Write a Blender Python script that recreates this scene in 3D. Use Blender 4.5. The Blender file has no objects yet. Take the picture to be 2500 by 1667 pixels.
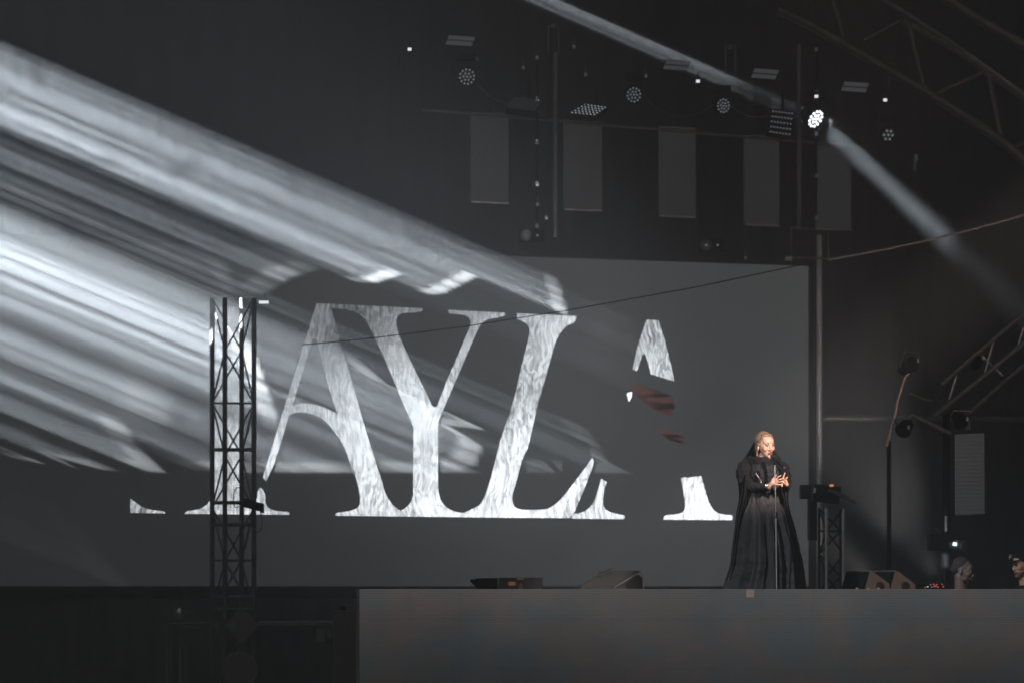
import bpy, bmesh, math, random
import numpy as np
from mathutils import Vector, Matrix, noise
from mathutils.geometry import tessellate_polygon
S = bpy.context.scene
C = S.collection
R = math.radians
random.seed(7)
rng = np.random.default_rng(11)

# ------------------------------------------------------------------ camera, world, render settings
F, CX, HY, CZ = 5903.0, 1250.0, 1437.0, 1.8      # 85 mm lens, horizon row and eye height
cam = bpy.data.cameras.new('camera'); cam_o = bpy.data.objects.new('camera', cam); C.objects.link(cam_o)
cam.lens = 85; cam.sensor_width = 36; cam.shift_y = (HY - 833.5) / 2500; cam.clip_start = .1; cam.clip_end = 600
cam.dof.use_dof = True; cam.dof.focus_distance = 25.0; cam.dof.aperture_fstop = 1.6
cam_o.location = (0, 0, CZ); cam_o.rotation_euler = (math.pi / 2, 0, 0); S.camera = cam_o
W = bpy.data.worlds.new('World'); S.world = W; W.use_nodes = True
wn = W.node_tree; bg = wn.nodes['Background']
sky = wn.nodes.new('ShaderNodeTexSky'); sky.sky_type = 'NISHITA'; sky.sun_disc = False
sky.sun_elevation = R(2); sky.sun_rotation = R(200)
hs = wn.nodes.new('ShaderNodeHueSaturation'); hs.inputs['Saturation'].default_value = .12
wn.links.new(sky.outputs[0], hs.inputs['Color']); wn.links.new(hs.outputs[0], bg.inputs[0])
bg.inputs[1].default_value = .057
S.view_settings.view_transform = 'Standard'; S.view_settings.look = 'None'
S.view_settings.exposure = 0; S.view_settings.gamma = 1
S.cycles.use_denoising = True
S.cycles.max_bounces = 2; S.cycles.diffuse_bounces = 1; S.cycles.glossy_bounces = 1; S.cycles.volume_bounces = 0; S.cycles.transparent_max_bounces = 24
S.cycles.sample_clamp_indirect = 2

# ------------------------------------------------------------------ projection of survey points to places
AL = R(20); CA, SA = math.cos(AL), math.sin(AL); Y0 = 36.0    # the screen wall turns 20 degrees
PN = Vector((SA, -CA, 0))
def P(px, py, Y): return Vector(((px - CX) / F * Y, Y, CZ + (HY - py) / F * Y))
def SP(px, py, off=0.0):
    u = (px - CX) / F; o = Vector((0, Y0, 0)) + PN * off
    t = (u * o.y - o.x) / (CA - u * SA); p = o + Vector((CA, SA, 0)) * t
    p.z = CZ + (HY - py) / F * p.y
    return p

# ------------------------------------------------------------------ lamps (the streak spot's pattern is built below)
GX, GY = -80.0, -9.0
LP = Vector((GX, GY, CZ + 32.9)); E0 = SP(800, 700)
STREAK_POWER = 3.4e8

def lamp(name, kind, loc, target, energy, color=(1, 1, 1), **kw):
    ld = bpy.data.lights.new(name, kind); lo = bpy.data.objects.new(name, ld); C.objects.link(lo)
    lo.location = loc; lo.rotation_euler = (Vector(target) - Vector(loc)).to_track_quat('-Z', 'Y').to_euler()
    ld.energy = energy; ld.color = color
    for k, v in kw.items(): setattr(ld, k, v)
    return lo
SY = 25.0                                                     # the singer's distance
lamp('follow_spot', 'SPOT', (12.5, 4, 12.5), P(1884, 1108, SY), 78000, (1, .79, .68), spot_size=R(2.9), spot_blend=.5, shadow_soft_size=.12)
lamp('added_gown_fill', 'SPOT', (-9, 12, 11), P(1830, 1330, SY), 10000, (.82, .9, 1), spot_size=R(16), spot_blend=.8, shadow_soft_size=.4)  # added fill, off frame, to lighten the dark gown
0 and lamp('backlight', 'SPOT', (9.5, 36, 11.5), P(1800, 1150, SY), 2500, (.85, .92, 1), spot_size=R(20), spot_blend=.8, shadow_soft_size=.3)
lamp('added_veil_fill', 'SPOT', (-3, -8, 14), SP(1120, 820, 2), 25000, (.86, .93, 1), spot_size=R(10.6), spot_blend=1, shadow_soft_size=.5)  # added unseen spot that lifts the smoke into a grey veil
lamp('added_truss_warm', 'SPOT', (14, 16, 3.5), P(2360, 400, 30), 1300, (1, .5, .3), spot_size=R(34), spot_blend=.8, shadow_soft_size=.3)  # unseen spot added for orange highlights on the roof truss

lamp('added_pole_fill', 'SPOT', (5.9, 33.4, 1.9), SP(2000, 900, .35), 420, (1, .92, .86), spot_size=R(34), spot_blend=.6, shadow_soft_size=.1)  # added spot without a fixture, brightens the pole
lamp('added_pole_foot_fill', 'SPOT', (5.3, 34.0, 1.74), SP(2000, 1300, .35), 330, (1, .84, .74), spot_size=R(14), spot_blend=.6, shadow_soft_size=.1)  # added spot, no fixture, for the warm foot of the pole
# ------------------------------------------------------------------ materials
def mat(name, col=(.02, .02, .02), rough=.6, metal=0., em=None, es=1., spec=.5):
    m = bpy.data.materials.new(name); m.use_nodes = True; b = m.node_tree.nodes['Principled BSDF']
    b.inputs['Base Color'].default_value = (*col, 1); b.inputs['Roughness'].default_value = rough
    b.inputs['Metallic'].default_value = metal; b.inputs['Specular IOR Level'].default_value = spec
    if em: b.inputs['Emission Color'].default_value = (*em, 1); b.inputs['Emission Strength'].default_value = es
    return m
class NG:
    def __init__(s, m): s.nt = m.node_tree; s.b = s.nt.nodes.get('Principled BSDF')
    def n(s, t, **kw):
        x = s.nt.nodes.new(t)
        for k, v in kw.items(): setattr(x, k, v)
        return x
    def l(s, a, b): s.nt.links.new(a, b)
    def math(s, op, a, b=None, c=None):
        m = s.n('ShaderNodeMath', operation=op)
        for i, v in enumerate((a, b, c)):
            if v is None: continue
            if isinstance(v, (int, float)): m.inputs[i].default_value = v
            else: s.l(v, m.inputs[i])
        return m.outputs[0]
    def coord(s, scale=(1, 1, 1), rot=(0, 0, 0), loc=(0, 0, 0)):
        t = s.n('ShaderNodeTexCoord'); m = s.n('ShaderNodeMapping')
        m.inputs['Scale'].default_value = scale; m.inputs['Rotation'].default_value = rot; m.inputs['Location'].default_value = loc
        s.l(t.outputs['Object'], m.inputs[0]); return m.outputs[0]
    def noise(s, vec, scale=5, detail=4, rough=.6, dist=0):
        x = s.n('ShaderNodeTexNoise'); x.inputs['Scale'].default_value = scale; x.inputs['Detail'].default_value = detail
        x.inputs['Roughness'].default_value = rough; x.inputs['Distortion'].default_value = dist
        s.l(vec, x.inputs['Vector']); return x.outputs[0]
    def ramp(s, f, stops):
        r = s.n('ShaderNodeValToRGB'); e = r.color_ramp.elements
        while len(e) < len(stops): e.new(.5)
        for i, (p, c) in enumerate(stops):
            e[i].position = p; e[i].color = (*c, 1) if not isinstance(c, (int, float)) else (c, c, c, 1)
        s.l(f, r.inputs[0]); return r.outputs[0]
def rough_mat(name, col, var=.35, scale=8, rough=.6, metal=0., spec=.5, bump=.0):
    m = mat(name, col, rough, metal, spec=spec); g = NG(m); v = g.coord()
    f = g.noise(v, scale, 5, .65)
    a = tuple(c * (1 - var) for c in col); b = tuple(min(1, c * (1 + var)) for c in col)
    g.l(g.ramp(f, [(.3, a), (.7, b)]), g.b.inputs['Base Color'])
    if bump:
        bn = g.n('ShaderNodeBump'); bn.inputs['Strength'].default_value = bump; bn.inputs['Distance'].default_value = .01
        g.l(g.noise(v, scale * 4, 4), bn.inputs['Height']); g.l(bn.outputs[0], g.b.inputs['Normal'])
    return m
M = {}
M['black'] = rough_mat('matt_black_metal', (.008, .008, .009), .4, 12, .75, spec=.12)
M['dark'] = rough_mat('dark_plastic', (.025, .026, .028), .4, 20, .4)
M['alu'] = rough_mat('aluminium_tube', (.45, .46, .48), .25, 9, .38, .3)
M['dim_alu'] = rough_mat('weathered_tube', (.14, .145, .15), .3, 9, .5, .2)
M['cloth'] = rough_mat('black_drape', (.007, .007, .008), .5, 3, 1., spec=0)
M['grey_cloth'] = rough_mat('grey_drape', (.045, .047, .052), .3, 3, .95, spec=.1)
M['skirt_cloth'] = rough_mat('lifted_grey_skirt', (.055, .055, .058), .4, 3, 1., spec=0)  # cloth colour raised to brighten the dark under the stage
M['ground'] = rough_mat('trodden_ground', (.03, .028, .026), .4, 1.5, .9, bump=.4)
M['deck'] = rough_mat('stage_board', (.02, .02, .021), .4, 2, .6, bump=.1)
M['dress'] = rough_mat('black_gauze', (.018, .018, .020), .35, 30, .75, spec=.25, bump=.5)
M['skirt'] = rough_mat('dark_tulle', (.042, .040, .041), .35, 25, .8, spec=.2, bump=.3)
M['ruff'] = rough_mat('ruffled_black_lace', (.010, .010, .011), .5, 60, .8, spec=.2, bump=.9)
M['skin'] = rough_mat('skin', (.62, .36, .26), .08, 30, .45)
M['skin_tan'] = rough_mat('weathered_skin', (.20, .14, .12), .12, 30, .5)
M['lips'] = mat('lips', (.30, .08, .07), .4)
M['eye'] = mat('eye_dark', (.02, .015, .012), .25)
M['eyewhite'] = mat('eye_white', (.6, .58, .56), .3)
M['brow'] = mat('brow_hair', (.09, .05, .03), .7)
M['hair'] = rough_mat('blond_hair', (.20, .125, .085), .7, 70, .45)
M['beard'] = rough_mat('dark_beard', (.035, .028, .024), .4, 60, .8)
M['greyhair'] = rough_mat('cropped_grey_hair', (.045, .04, .038), .3, 60, .8)
M['silver'] = mat('silver', (.8, .8, .8), .2, 1.)
M['orange'] = mat('orange_label', (.75, .25, .06), .6)
M['labelgrey'] = mat('grey_label', (.35, .35, .35), .6)
M['lit_side'] = rough_mat('key_lit_brown_side', (.16, .095, .065), .2, 15, .6)  # brown stands for key light falling on the monitor sides
M['steel'] = rough_mat('brushed_steel', (.45, .45, .46), .2, 14, .35, .8)
M['roof_tube'] = rough_mat('dark_roof_tube', (.075, .077, .08), .35, 7, .5, .2)
M['tower'] = rough_mat('washed_grey_tower', (.09, .093, .098), .4, 9, .7, spec=.15)  # base colour raised to grey, imitating a tower washed out by haze
M['pane'] = rough_mat('pale_pane', (.10, .105, .11), .1, 4, .5)
def emis(name, col, es, base=(.02, .02, .02)): return mat(name, base, .4, em=col, es=es, spec=.1)
M['led_white'] = emis('lit_white_led', (.86, .93, 1), 4.5)
M['cube_white'] = emis('lit_work_lamp', (.88, .94, 1), 1.2)
M['led_dim'] = emis('dim_led', (.86, .93, 1), .16)
M['led_mid'] = emis('glowing_led', (.86, .93, 1), .5)
M['panel_dim'] = emis('dim_light_strip', (.86, .92, 1), .055)
M['red_led'] = emis('red_indicator', (1, .08, .05), .6)
M['amber_led'] = emis('amber_indicator', (1, .42, .16), .22)

# big video screen: black LED face that glows a dull grey, in cabinets
m = M['screen'] = mat('led_screen_face', (.011, .011, .011), .9, spec=0); g = NG(m)
v = g.coord(); sx = g.n('ShaderNodeSeparateXYZ'); g.l(v, sx.inputs[0])
def grid(g, val, pitch, width):
    fr = g.math('FRACT', g.math('DIVIDE', val, pitch)); return g.math('LESS_THAN', fr, width)
seam = g.math('MAXIMUM', grid(g, sx.outputs[0], .5, .02), grid(g, sx.outputs[2], .5, .016))
big = g.noise(v, .35, 3, .5)
lev = g.math('MULTIPLY', g.math('MULTIPLY_ADD', big, .03, .048), g.ramp(g.math('MULTIPLY_ADD', sx.outputs[0], .1, .6), [(.0, .42), (.45, .62), (.75, 1.), (1, 1.05)]))  # glow dimmed to the left so the edge fades as in haze
lev = g.math('MULTIPLY', lev, g.math('MULTIPLY_ADD', seam, -.13, 1.0))
g.b.inputs['Emission Color'].default_value = (.93, .965, 1, 1); g.l(lev, g.b.inputs['Emission Strength'])
# letters: bright silky LED picture with streaks and a dot raster
m = M['letter'] = mat('silk_letter_picture', (.006, .006, .006), .9, spec=0); g = NG(m)
v = g.coord(); warp = g.n('ShaderNodeTexNoise'); warp.inputs['Scale'].default_value = .9; warp.inputs['Detail'].default_value = 3; g.l(v, warp.inputs['Vector'])
add = g.n('ShaderNodeVectorMath', operation='MULTIPLY_ADD'); g.l(warp.outputs['Color'], add.inputs[0]); add.inputs[1].default_value = (.7, .7, .7); g.l(v, add.inputs[2])
mp = g.n('ShaderNodeMapping'); mp.inputs['Scale'].default_value = (12, 12, 1.2); mp.inputs['Rotation'].default_value = (0, R(25), 0); g.l(add.outputs[0], mp.inputs[0])
f1 = g.noise(mp.outputs[0], 2.2, 6, .68, .25)
f2 = g.noise(v, .55, 2, .5)
sx = g.n('ShaderNodeSeparateXYZ'); g.l(v, sx.inputs[0])
dots = g.math('MAXIMUM', grid(g, sx.outputs[0], .036, .28), grid(g, sx.outputs[2], .036, .28))
lv = g.math('ADD', g.math('MULTIPLY', g.ramp(f1, [(.36, .12), (.50, .50), (.62, 1.0)]), .8), g.math('MULTIPLY', g.ramp(f2, [(.38, 0.), (.6, 1.)]), .42))
# the picture runs brighter towards its foot
ht = g.ramp(g.math('ADD', g.math('MULTIPLY_ADD', sx.outputs[2], -.2, 1.12), g.math('MULTIPLY', sx.outputs[0], .10)), [(.0, .16), (.25, .27), (.45, .75), (.7, 1.1), (1, 1.6)])
lv = g.math('MULTIPLY', lv, ht); lv = g.math('MULTIPLY', lv, g.math('MULTIPLY_ADD', dots, -.22, 1.))
LETTER_GAIN = 2.0
g.b.inputs['Emission Color'].default_value = (.90, .955, 1, 1); g.l(g.math('MULTIPLY', lv, LETTER_GAIN), g.b.inputs['Emission Strength'])
M['letter_hot'] = emis('white_letter_edge', (.92, .96, 1), 2.9, (.012, .012, .013))
M['red_picture'] = emis('dim_red_picture', (1, .42, .33), .085, (.012, .012, .013))
# fascia LED wall: dim blotches of grey, dull red and blue, glow cut toward its foot as painted vignetting
m = M['fascia'] = mat('fascia_led', (.02, .02, .02), .6, spec=.2); g = NG(m)
v = g.coord(); f = g.noise(v, 1.5, 4, .55, .5); f3 = g.noise(g.coord((1, 1, 1), loc=(3, 0, 5)), .6, 3, .5, .3)
colr = g.ramp(f, [(.38, (.026, .0305, .034)), (.47, (.0295, .0305, .031)), (.57, (.036, .0305, .0290)), (.68, (.031, .030, .0295))])
sx = g.n('ShaderNodeSeparateXYZ'); g.l(v, sx.inputs[0])
hz = g.ramp(g.math('MULTIPLY_ADD', sx.outputs[2], 1., -.8), [(.0, .42), (.35, .62), (.75, 1.0), (1., 1.35)])
line = g.math('MULTIPLY_ADD', grid(g, sx.outputs[2], .024, .42), -.5, 1.21)
tile = g.math('MULTIPLY_ADD', g.math('MAXIMUM', grid(g, sx.outputs[0], .5, .010), grid(g, sx.outputs[2], .5, .010)), -.3, 1.)
st = g.math('MULTIPLY', g.math('MULTIPLY', hz, line), g.math('MULTIPLY', tile, g.math('MULTIPLY_ADD', f3, 1.5, .85)))
g.l(colr, g.b.inputs['Emission Color']); g.l(st, g.b.inputs['Emission Strength'])
m = M['red_picture']; g = NG(m); v = g.coord((1.2, 1.2, 9), (0, R(-24), 0)); f = g.noise(v, 1.3, 4, .6)
g.l(g.ramp(f, [(.38, .012), (.62, .13)]), g.b.inputs['Emission Strength'])
M['fascia_tile'] = emis('bright_led_tile', (.16, .115, .105), 1.)
# hanging LED strips
def strip_mat(name, lev):
    m = mat(name, (.02, .02, .02), .5); g = NG(m); v = g.coord(); sx = g.n('ShaderNodeSeparateXYZ'); g.l(v, sx.inputs[0])
    ln = g.math('MULTIPLY_ADD', grid(g, sx.outputs[2], .05, .3), -.45, 1.1)
    g.b.inputs['Emission Color'].default_value = (.88, .94, 1, 1)
    g.l(g.math('MULTIPLY', g.math('MULTIPLY', ln, g.math('MULTIPLY_ADD', g.noise(v, 2, 2), .6, .7)), lev), g.b.inputs['Emission Strength']); return m
M['strip'] = strip_mat('hanging_strip_face', .019)
M['strip_side'] = strip_mat('side_strip_face', .032)
def vol(name, d, col=(.90, .95, 1)):
    m = bpy.data.materials.new(name); m.use_nodes = True; nt = m.node_tree; nt.nodes.clear()
    o = nt.nodes.new('ShaderNodeOutputMaterial'); x = nt.nodes.new('ShaderNodeVolumePrincipled')
    x.inputs['Color'].default_value = (*col, 1); x.inputs['Density'].default_value = d
    nt.links.new(x.outputs[0], o.inputs['Volume']); return m

for m_ in bpy.data.materials: m_.cycles.emission_sampling = 'NONE'
# ------------------------------------------------------------------ mesh builder
class MB:
    def __init__(s): s.v = []; s.f = []
    def add(s, vs, fs):
        k = len(s.v); s.v += [Vector(p) for p in vs]; s.f += [tuple(i + k for i in f) for f in fs]; return s
    def box(s, a, b):
        x0, y0, z0 = a; x1, y1, z1 = b
        return s.add([(x, y, z) for z in (z0, z1) for y in (y0, y1) for x in (x0, x1)],
                     [(0, 2, 3, 1), (4, 5, 7, 6), (0, 1, 5, 4), (2, 6, 7, 3), (0, 4, 6, 2), (1, 3, 7, 5)])
    def obox(s, c, ax, ay, az):        # centre and three half axes
        c, ax, ay, az = map(Vector, (c, ax, ay, az))
        return s.add([c + ax * i + ay * j + az * k for k in (-1, 1) for j in (-1, 1) for i in (-1, 1)],
                     [(0, 2, 3, 1), (4, 5, 7, 6), (0, 1, 5, 4), (2, 6, 7, 3), (0, 4, 6, 2), (1, 3, 7, 5)])
    def prism(s, pts, d):              # closed outline pushed along d
        n = len(pts); pts = [Vector(p) for p in pts]; d = Vector(d); k = len(s.v)
        s.v += pts + [p + d for p in pts]
        s.f += [(k + i, k + (i + 1) % n, k + n + (i + 1) % n, k + n + i) for i in range(n)]
        for a, b, c in tessellate_polygon([pts]):
            s.f += [(k + a, k + b, k + c), (k + n + c, k + n + b, k + n + a)]
        return s
    def tube(s, pts, r, n=8, caps=True):
        pts = [Vector(p) for p in pts]; rs = r if isinstance(r, (list, tuple)) else [r] * len(pts)
        k = len(s.v); ref = None
        for i, p in enumerate(pts):
            d = (pts[min(i + 1, len(pts) - 1)] - pts[max(i - 1, 0)]).normalized()
            if ref is None: ref = d.orthogonal().normalized()
            ref = (ref - d * ref.dot(d)).normalized(); b = d.cross(ref)
            for j in range(n):
                a = 2 * math.pi * j / n; s.v.append(p + (ref * math.cos(a) + b * math.sin(a)) * rs[i])
        for i in range(len(pts) - 1):
            for j in range(n):
                a = k + i * n + j; b2 = k + i * n + (j + 1) % n
                s.f.append((a, b2, b2 + n, a + n))
        if caps:
            s.f.append(tuple(k + j for j in reversed(range(n)))); s.f.append(tuple(k + (len(pts) - 1) * n + j for j in range(n)))
        return s
    def lathe(s, prof, c=(0, 0, 0), axis=(0, 0, 1), n=20):
        ax = Vector(axis).normalized(); u = ax.orthogonal().normalized(); w = ax.cross(u); c = Vector(c); k = len(s.v)
        for r, h in prof:
            for j in range(n):
                a = 2 * math.pi * j / n; s.v.append(c + ax * h + (u * math.cos(a) + w * math.sin(a)) * max(r, 1e-4))
        for i in range(len(prof) - 1):
            for j in range(n):
                a = k + i * n + j; b = k + i * n + (j + 1) % n; s.f.append((a, b, b + n, a + n))
        s.f.append(tuple(k + j for j in reversed(range(n)))); s.f.append(tuple(k + (len(prof) - 1) * n + j for j in range(n)))
        return s
    def ball(s, c, r, n=14, m=9, rot=None):
        r = (r, r, r) if isinstance(r, (int, float)) else r; c = Vector(c); k = len(s.v)
        for i in range(m + 1):
            th = math.pi * i / m
            for j in range(n):
                a = 2 * math.pi * j / n
                p = Vector((r[0] * math.sin(th) * math.cos(a), r[1] * math.sin(th) * math.sin(a), r[2] * math.cos(th)))
                if i in (0, m): p += Vector((1e-5 * math.cos(a), 1e-5 * math.sin(a), 0))
                if rot: p = rot @ p
                s.v.append(c + p)
        for i in range(m):
            for j in range(n):
                a = k + i * n + j; b = k + i * n + (j + 1) % n; s.f.append((a, a + n, b + n, b))
        return s
    def cap(s, p0, p1, r0, r1=None, n=12):      # tapered rod with round ends
        r1 = r0 if r1 is None else r1; p0, p1 = Vector(p0), Vector(p1)
        s.tube([p0, p1], [r0, r1], n); s.ball(p0, r0, n, 8); s.ball(p1, r1, n, 8); return s
    def xf(s, Mx): s.v = [Mx @ p for p in s.v]; return s
    def build(s, name, m, parent=None, smooth=True, label=None):
        o0 = parent_loc(parent); me = bpy.data.meshes.new(name)
        me.from_pydata([tuple(p - o0) for p in s.v], [], s.f); me.validate()
        me.materials.append(m)
        if smooth:
            me.polygons.foreach_set('use_smooth', [True] * len(me.polygons)); me.set_sharp_from_angle(angle=R(42))
        o = bpy.data.objects.new(name, me); C.objects.link(o)
        if parent: o.parent = parent
        if label: o['label'] = label
        return o
def parent_loc(p):
    v = Vector((0, 0, 0))
    while p: v += p.location; p = p.parent
    return v
def thing(name, label, cat, loc, group=None):
    o = bpy.data.objects.new(name, None); C.objects.link(o); o.location = loc; o.empty_display_size = .1
    o['label'] = label; o['category'] = cat
    if group: o['group'] = group
    return o
def tag(o, label, cat, group=None):
    o['label'] = label; o['category'] = cat
    if group: o['group'] = group
    return o
def struct(o, kind='structure'): o['kind'] = kind; return o
def base(name, mb, m, parent=None): return mb.build(name, m, parent)

def remesh_build(mb, name, m, parent, voxel=.005, smooth=2, label=None, soften=None):
    o = mb.build('tmp_form', m, None); md = o.modifiers.new('r', 'REMESH'); md.mode = 'VOXEL'; md.voxel_size = voxel; md.adaptivity = 0
    if smooth: sm = o.modifiers.new('s', 'SMOOTH'); sm.iterations = smooth; sm.factor = .5
    dg = bpy.context.evaluated_depsgraph_get(); me = bpy.data.meshes.new_from_object(o.evaluated_get(dg))
    bpy.data.objects.remove(o); me.name = name
    if soften:                        # relax the face so the forms flow into each other
        T_, it_ = soften; Ti = T_.inverted(); b_ = bmesh.new(); b_.from_mesh(me)
        vs = [v for v in b_.verts if (Ti @ v.co).z > -.085 and (Ti @ v.co).length < .2]
        for _ in range(it_): bmesh.ops.smooth_vert(b_, verts=vs, factor=.5, use_axis_x=True, use_axis_y=True, use_axis_z=True)
        b_.to_mesh(me); b_.free()
    off = parent_loc(parent); me.transform(Matrix.Translation(-off))
    me.materials.clear(); me.materials.append(m)
    me.polygons.foreach_set('use_smooth', [True] * len(me.polygons))
    o = bpy.data.objects.new(name, me); C.objects.link(o); o.parent = parent
    if label: o['label'] = label
    return o

# ================================================================== setting
struct(base('ground', MB().add([(-80, -40, 0), (80, -40, 0), (80, 120, 0), (-80, 120, 0)], [(0, 1, 2, 3)]), M['ground']))
DZ = CZ - .145                                                # deck level, a hand below the fascia's top edge
XL = P(877, 1437, 24).x
dk = MB()
dk.box((XL + .02, 24.12, DZ - .12), (4.3, 33.6, DZ))
dk.box((-14, 34.45, DZ - .12), (XL + .01, 40, DZ - .002)); dk.box((XL + .01, 33.6, DZ - .12), (13, 44, DZ - .004))
struct(dk.build('stage_floor', M['deck'], smooth=False))
struct(MB().box((4.32, 24.12, .25), (13, 33.5, .36)).build('side_pit_floor', M['deck'], smooth=False))
# drape under the left of the deck, and the big back drape with folds
def drape(name, p0, p1, z0, z1, m, amp=.05, pitch=.35, label='', cat='drape', seed=0, thick=.01):
    p0, p1 = Vector(p0), Vector(p1); d = p1 - p0; L = d.length; d.normalize(); nrm = Vector((d.y, -d.x, 0)); n = int(L / .06); mb = MB(); rs = []
    for i in range(n + 1):
        t = i / n * L; w = amp * math.sin(2 * math.pi * t / pitch + 1.7 * noise.noise(Vector((t * .7, seed, 0)))) * (.6 + .6 * noise.noise(Vector((t * .4, seed, 3))))
        rs.append(p0 + d * t + nrm * w)
    for k in (0, thick):
        s = len(mb.v)
        for r in rs: mb.v += [Vector((r.x, r.y, z0)) - nrm * k, Vector((r.x, r.y, z1)) - nrm * k]
        for i in range(n): a = s + 2 * i; mb.f.append((a, a + 2, a + 3, a + 1) if k == 0 else (a + 1, a + 3, a + 2, a))
    o = mb.build(name, m); tag(o, label, cat); return o
drape('stage_skirt', (-14, 34.4, 0), (XL - .02, 34.4, 0), 0.01, DZ - .003, M['skirt_cloth'], .03, .3, 'black cloth skirt hanging under the left stage edge behind the truss tower', 'drape', 4)
drape('back_drape', Vector((0, Y0, 0)) - Vector((CA, SA, 0)) * 19 - PN * .34, Vector((0, Y0, 0)) + Vector((CA, SA, 0)) * 21 - PN * .34, DZ, 19, M['cloth'], .06, .5,
      'tall black drape closing the back of the stage behind the video screen', 'drape', 1)
tag(MB().add([(-13, 24, 19.1), (22, 24, 19.1), (22, 60, 19.1), (-13, 60, 19.1), (-13, 24, 19.3), (22, 24, 19.3), (22, 60, 19.3), (-13, 60, 19.3)],
             [(0, 1, 2, 3), (7, 6, 5, 4), (0, 4, 5, 1), (1, 5, 6, 2), (2, 6, 7, 3), (3, 7, 4, 0)]).build('stage_roof', M['cloth'], smooth=False), 'black roof canopy over the whole stage', 'stage roof')
drape('side_drape', (7.6, 33, 0), (9.2, 42, 0), .36, 19, M['cloth'], .05, .4, 'black drape hanging down the far right wing of the stage', 'drape', 2)

# ================================================================== the air
def closed_box(name, a, b, m):
    o = MB().box(a, b).build(name, m, smooth=False); struct(o, 'stuff'); return o
closed_box('haze', (-52, -12, -1), (24, 70, 27), vol('haze_air', .0075))
sb = MB(); U_ = Vector((CA, SA, 0)); O_ = Vector((0, Y0, 0))
for o0, o1 in ((3.3, 2.55), (2.54, 1.9), (1.89, 1.3), (1.29, .7), (.69, -.10)):     # thin banks of smoke drifting along the video screen
    c_ = O_ + PN * (o0 + o1) / 2 + U_ * 1.6; c_.z = 9.0
    sb.obox(c_, U_ * 11.5, -PN * (o0 - o1) / 2, Vector((0, 0, 9.6)))
struct(sb.build('stage_smoke', vol('stage_smoke_air', .055), smooth=False), 'stuff')

# ================================================================== video screen with its letters
def Z(reg, pts):                      # points read in an enlarged view -> survey coordinates
    x0, y0, k = reg; return [(x0 + a / k, y0 + b / k) for a, b in pts]
r2 = (0, 600, 2.6133); r3 = (0, 1100, 2.6133); r5 = (800, 600, 2.6133); r6 = (800, 1067, 2.6133); r9 = (1600, 1067, 2.6133); rk = (280, 950, 3.92)
scr_root = thing('video_screen', 'huge grey LED video screen showing tall white serif letters across the back of the stage', 'video screen', SP(1200, 1430))
face = [SP(-60, 1430), SP(1974, 1430), SP(1974, 650), SP(-60, 583)]
MB().prism(face, -PN * .14).build('screen_panel', M['screen'], scr_root, smooth=False)
fr = MB()
for a, b in ((0, 1), (1, 2), (2, 3), (3, 0)):
    a, b = face[a], face[b]; d = (b - a).normalized(); c = (a + b) / 2 - PN * .09; out = d.cross(PN).normalized()
    fr.obox(c + out * .045, d * ((b - a).length / 2 + .04), out * .042, PN * .06)
fr.build('screen_frame', M['black'], scr_root, smooth=False)

def smooth_loop(pts, it=1):
    return pts
def letter(outer, holes=(), m=None, off=.006, name='letter', label=None):
    loops = [[SP(x, y, off) for x, y in outer]] + [[SP(x, y, off) for x, y in h] for h in holes]
    flat = [p for l in loops for p in l]; mb = MB(); n = len(flat)
    mb.v = flat + [p - PN * (off - .001) for p in flat]
    for a, b, c in tessellate_polygon(loops): mb.f.append((a, b, c))
    k = 0
    for l in loops:
        for i in range(len(l)): j = (i + 1) % len(l); mb.f.append((k + i, k + j, n + k + j, n + k + i))
        k += len(l)
    return mb.build(name, m or M['letter'], scr_root, smooth=False, label=label)
# Catmull-Rom through marked curve points keeps round bowls round
def curve(pts, sub=5):
    out = []
    for i in range(len(pts) - 1):
        p0 = pts[max(i - 1, 0)]; p1 = pts[i]; p2 = pts[i + 1]; p3 = pts[min(i + 2, len(pts) - 1)]
        for k in range(sub):
            t = k / sub
            out.append(tuple(.5 * (2 * p1[c] + (p2[c] - p0[c]) * t + (2 * p0[c] - 5 * p1[c] + 4 * p2[c] - p3[c]) * t * t + (3 * p1[c] - p0[c] - 3 * p2[c] + p3[c]) * t ** 3) for c in (0, 1)))
    out.append(pts[-1]); return out
# letter A (thin left leg with arched bar, heavy right leg)
A_out = Z(r2, [(2020, 368), (1870, 850), (1730, 1300), (1678, 1475), (1697, 1500), (1745, 1400), (1800, 1230)]) + curve(Z(r2, [(1845, 1078), (1900, 1060), (1970, 1066), (2060, 1105), (2130, 1180), (2190, 1270), (2230, 1370), (2262, 1470)])) \
    + curve(Z(r6, [(140, 120), (182, 260), (203, 350), (207, 410), (195, 443), (150, 466), (58, 481)])) + Z(r6, [(50, 490), (53, 498), (468, 503), (468, 466)]) \
    + curve(Z(r6, [(462, 466), (425, 440), (390, 395), (360, 335), (325, 210)])) + Z(r5, [(365, 1568), (250, 1200), (150, 850), (60, 545), (24, 398), (22, 371)])
letter(A_out, [Z(r2, [(1995, 592), (1935, 790)]) + Z(r2, [(1869, 1012)]) + curve(Z(r2, [(1885, 1011), (1950, 1004), (2050, 1022), (2152, 1072)])) + Z(r2, [(2085, 860), (2019, 596), (2007, 588)])],
       label='letter A with a thin arched bar and heavy right leg')
# left foot of the A
letter(curve(Z(rk, [(1368, 985), (1385, 945), (1410, 950), (1440, 1010), (1442, 1080), (1470, 1130), (1540, 1160), (1665, 1172)])) + Z(rk, [(1670, 1180), (1667, 1197), (1180, 1192), (1200, 1180)]) + curve(Z(rk, [(1245, 1178), (1310, 1110), (1365, 1040)])), off=.008, label='left foot serif of the letter A')
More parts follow.
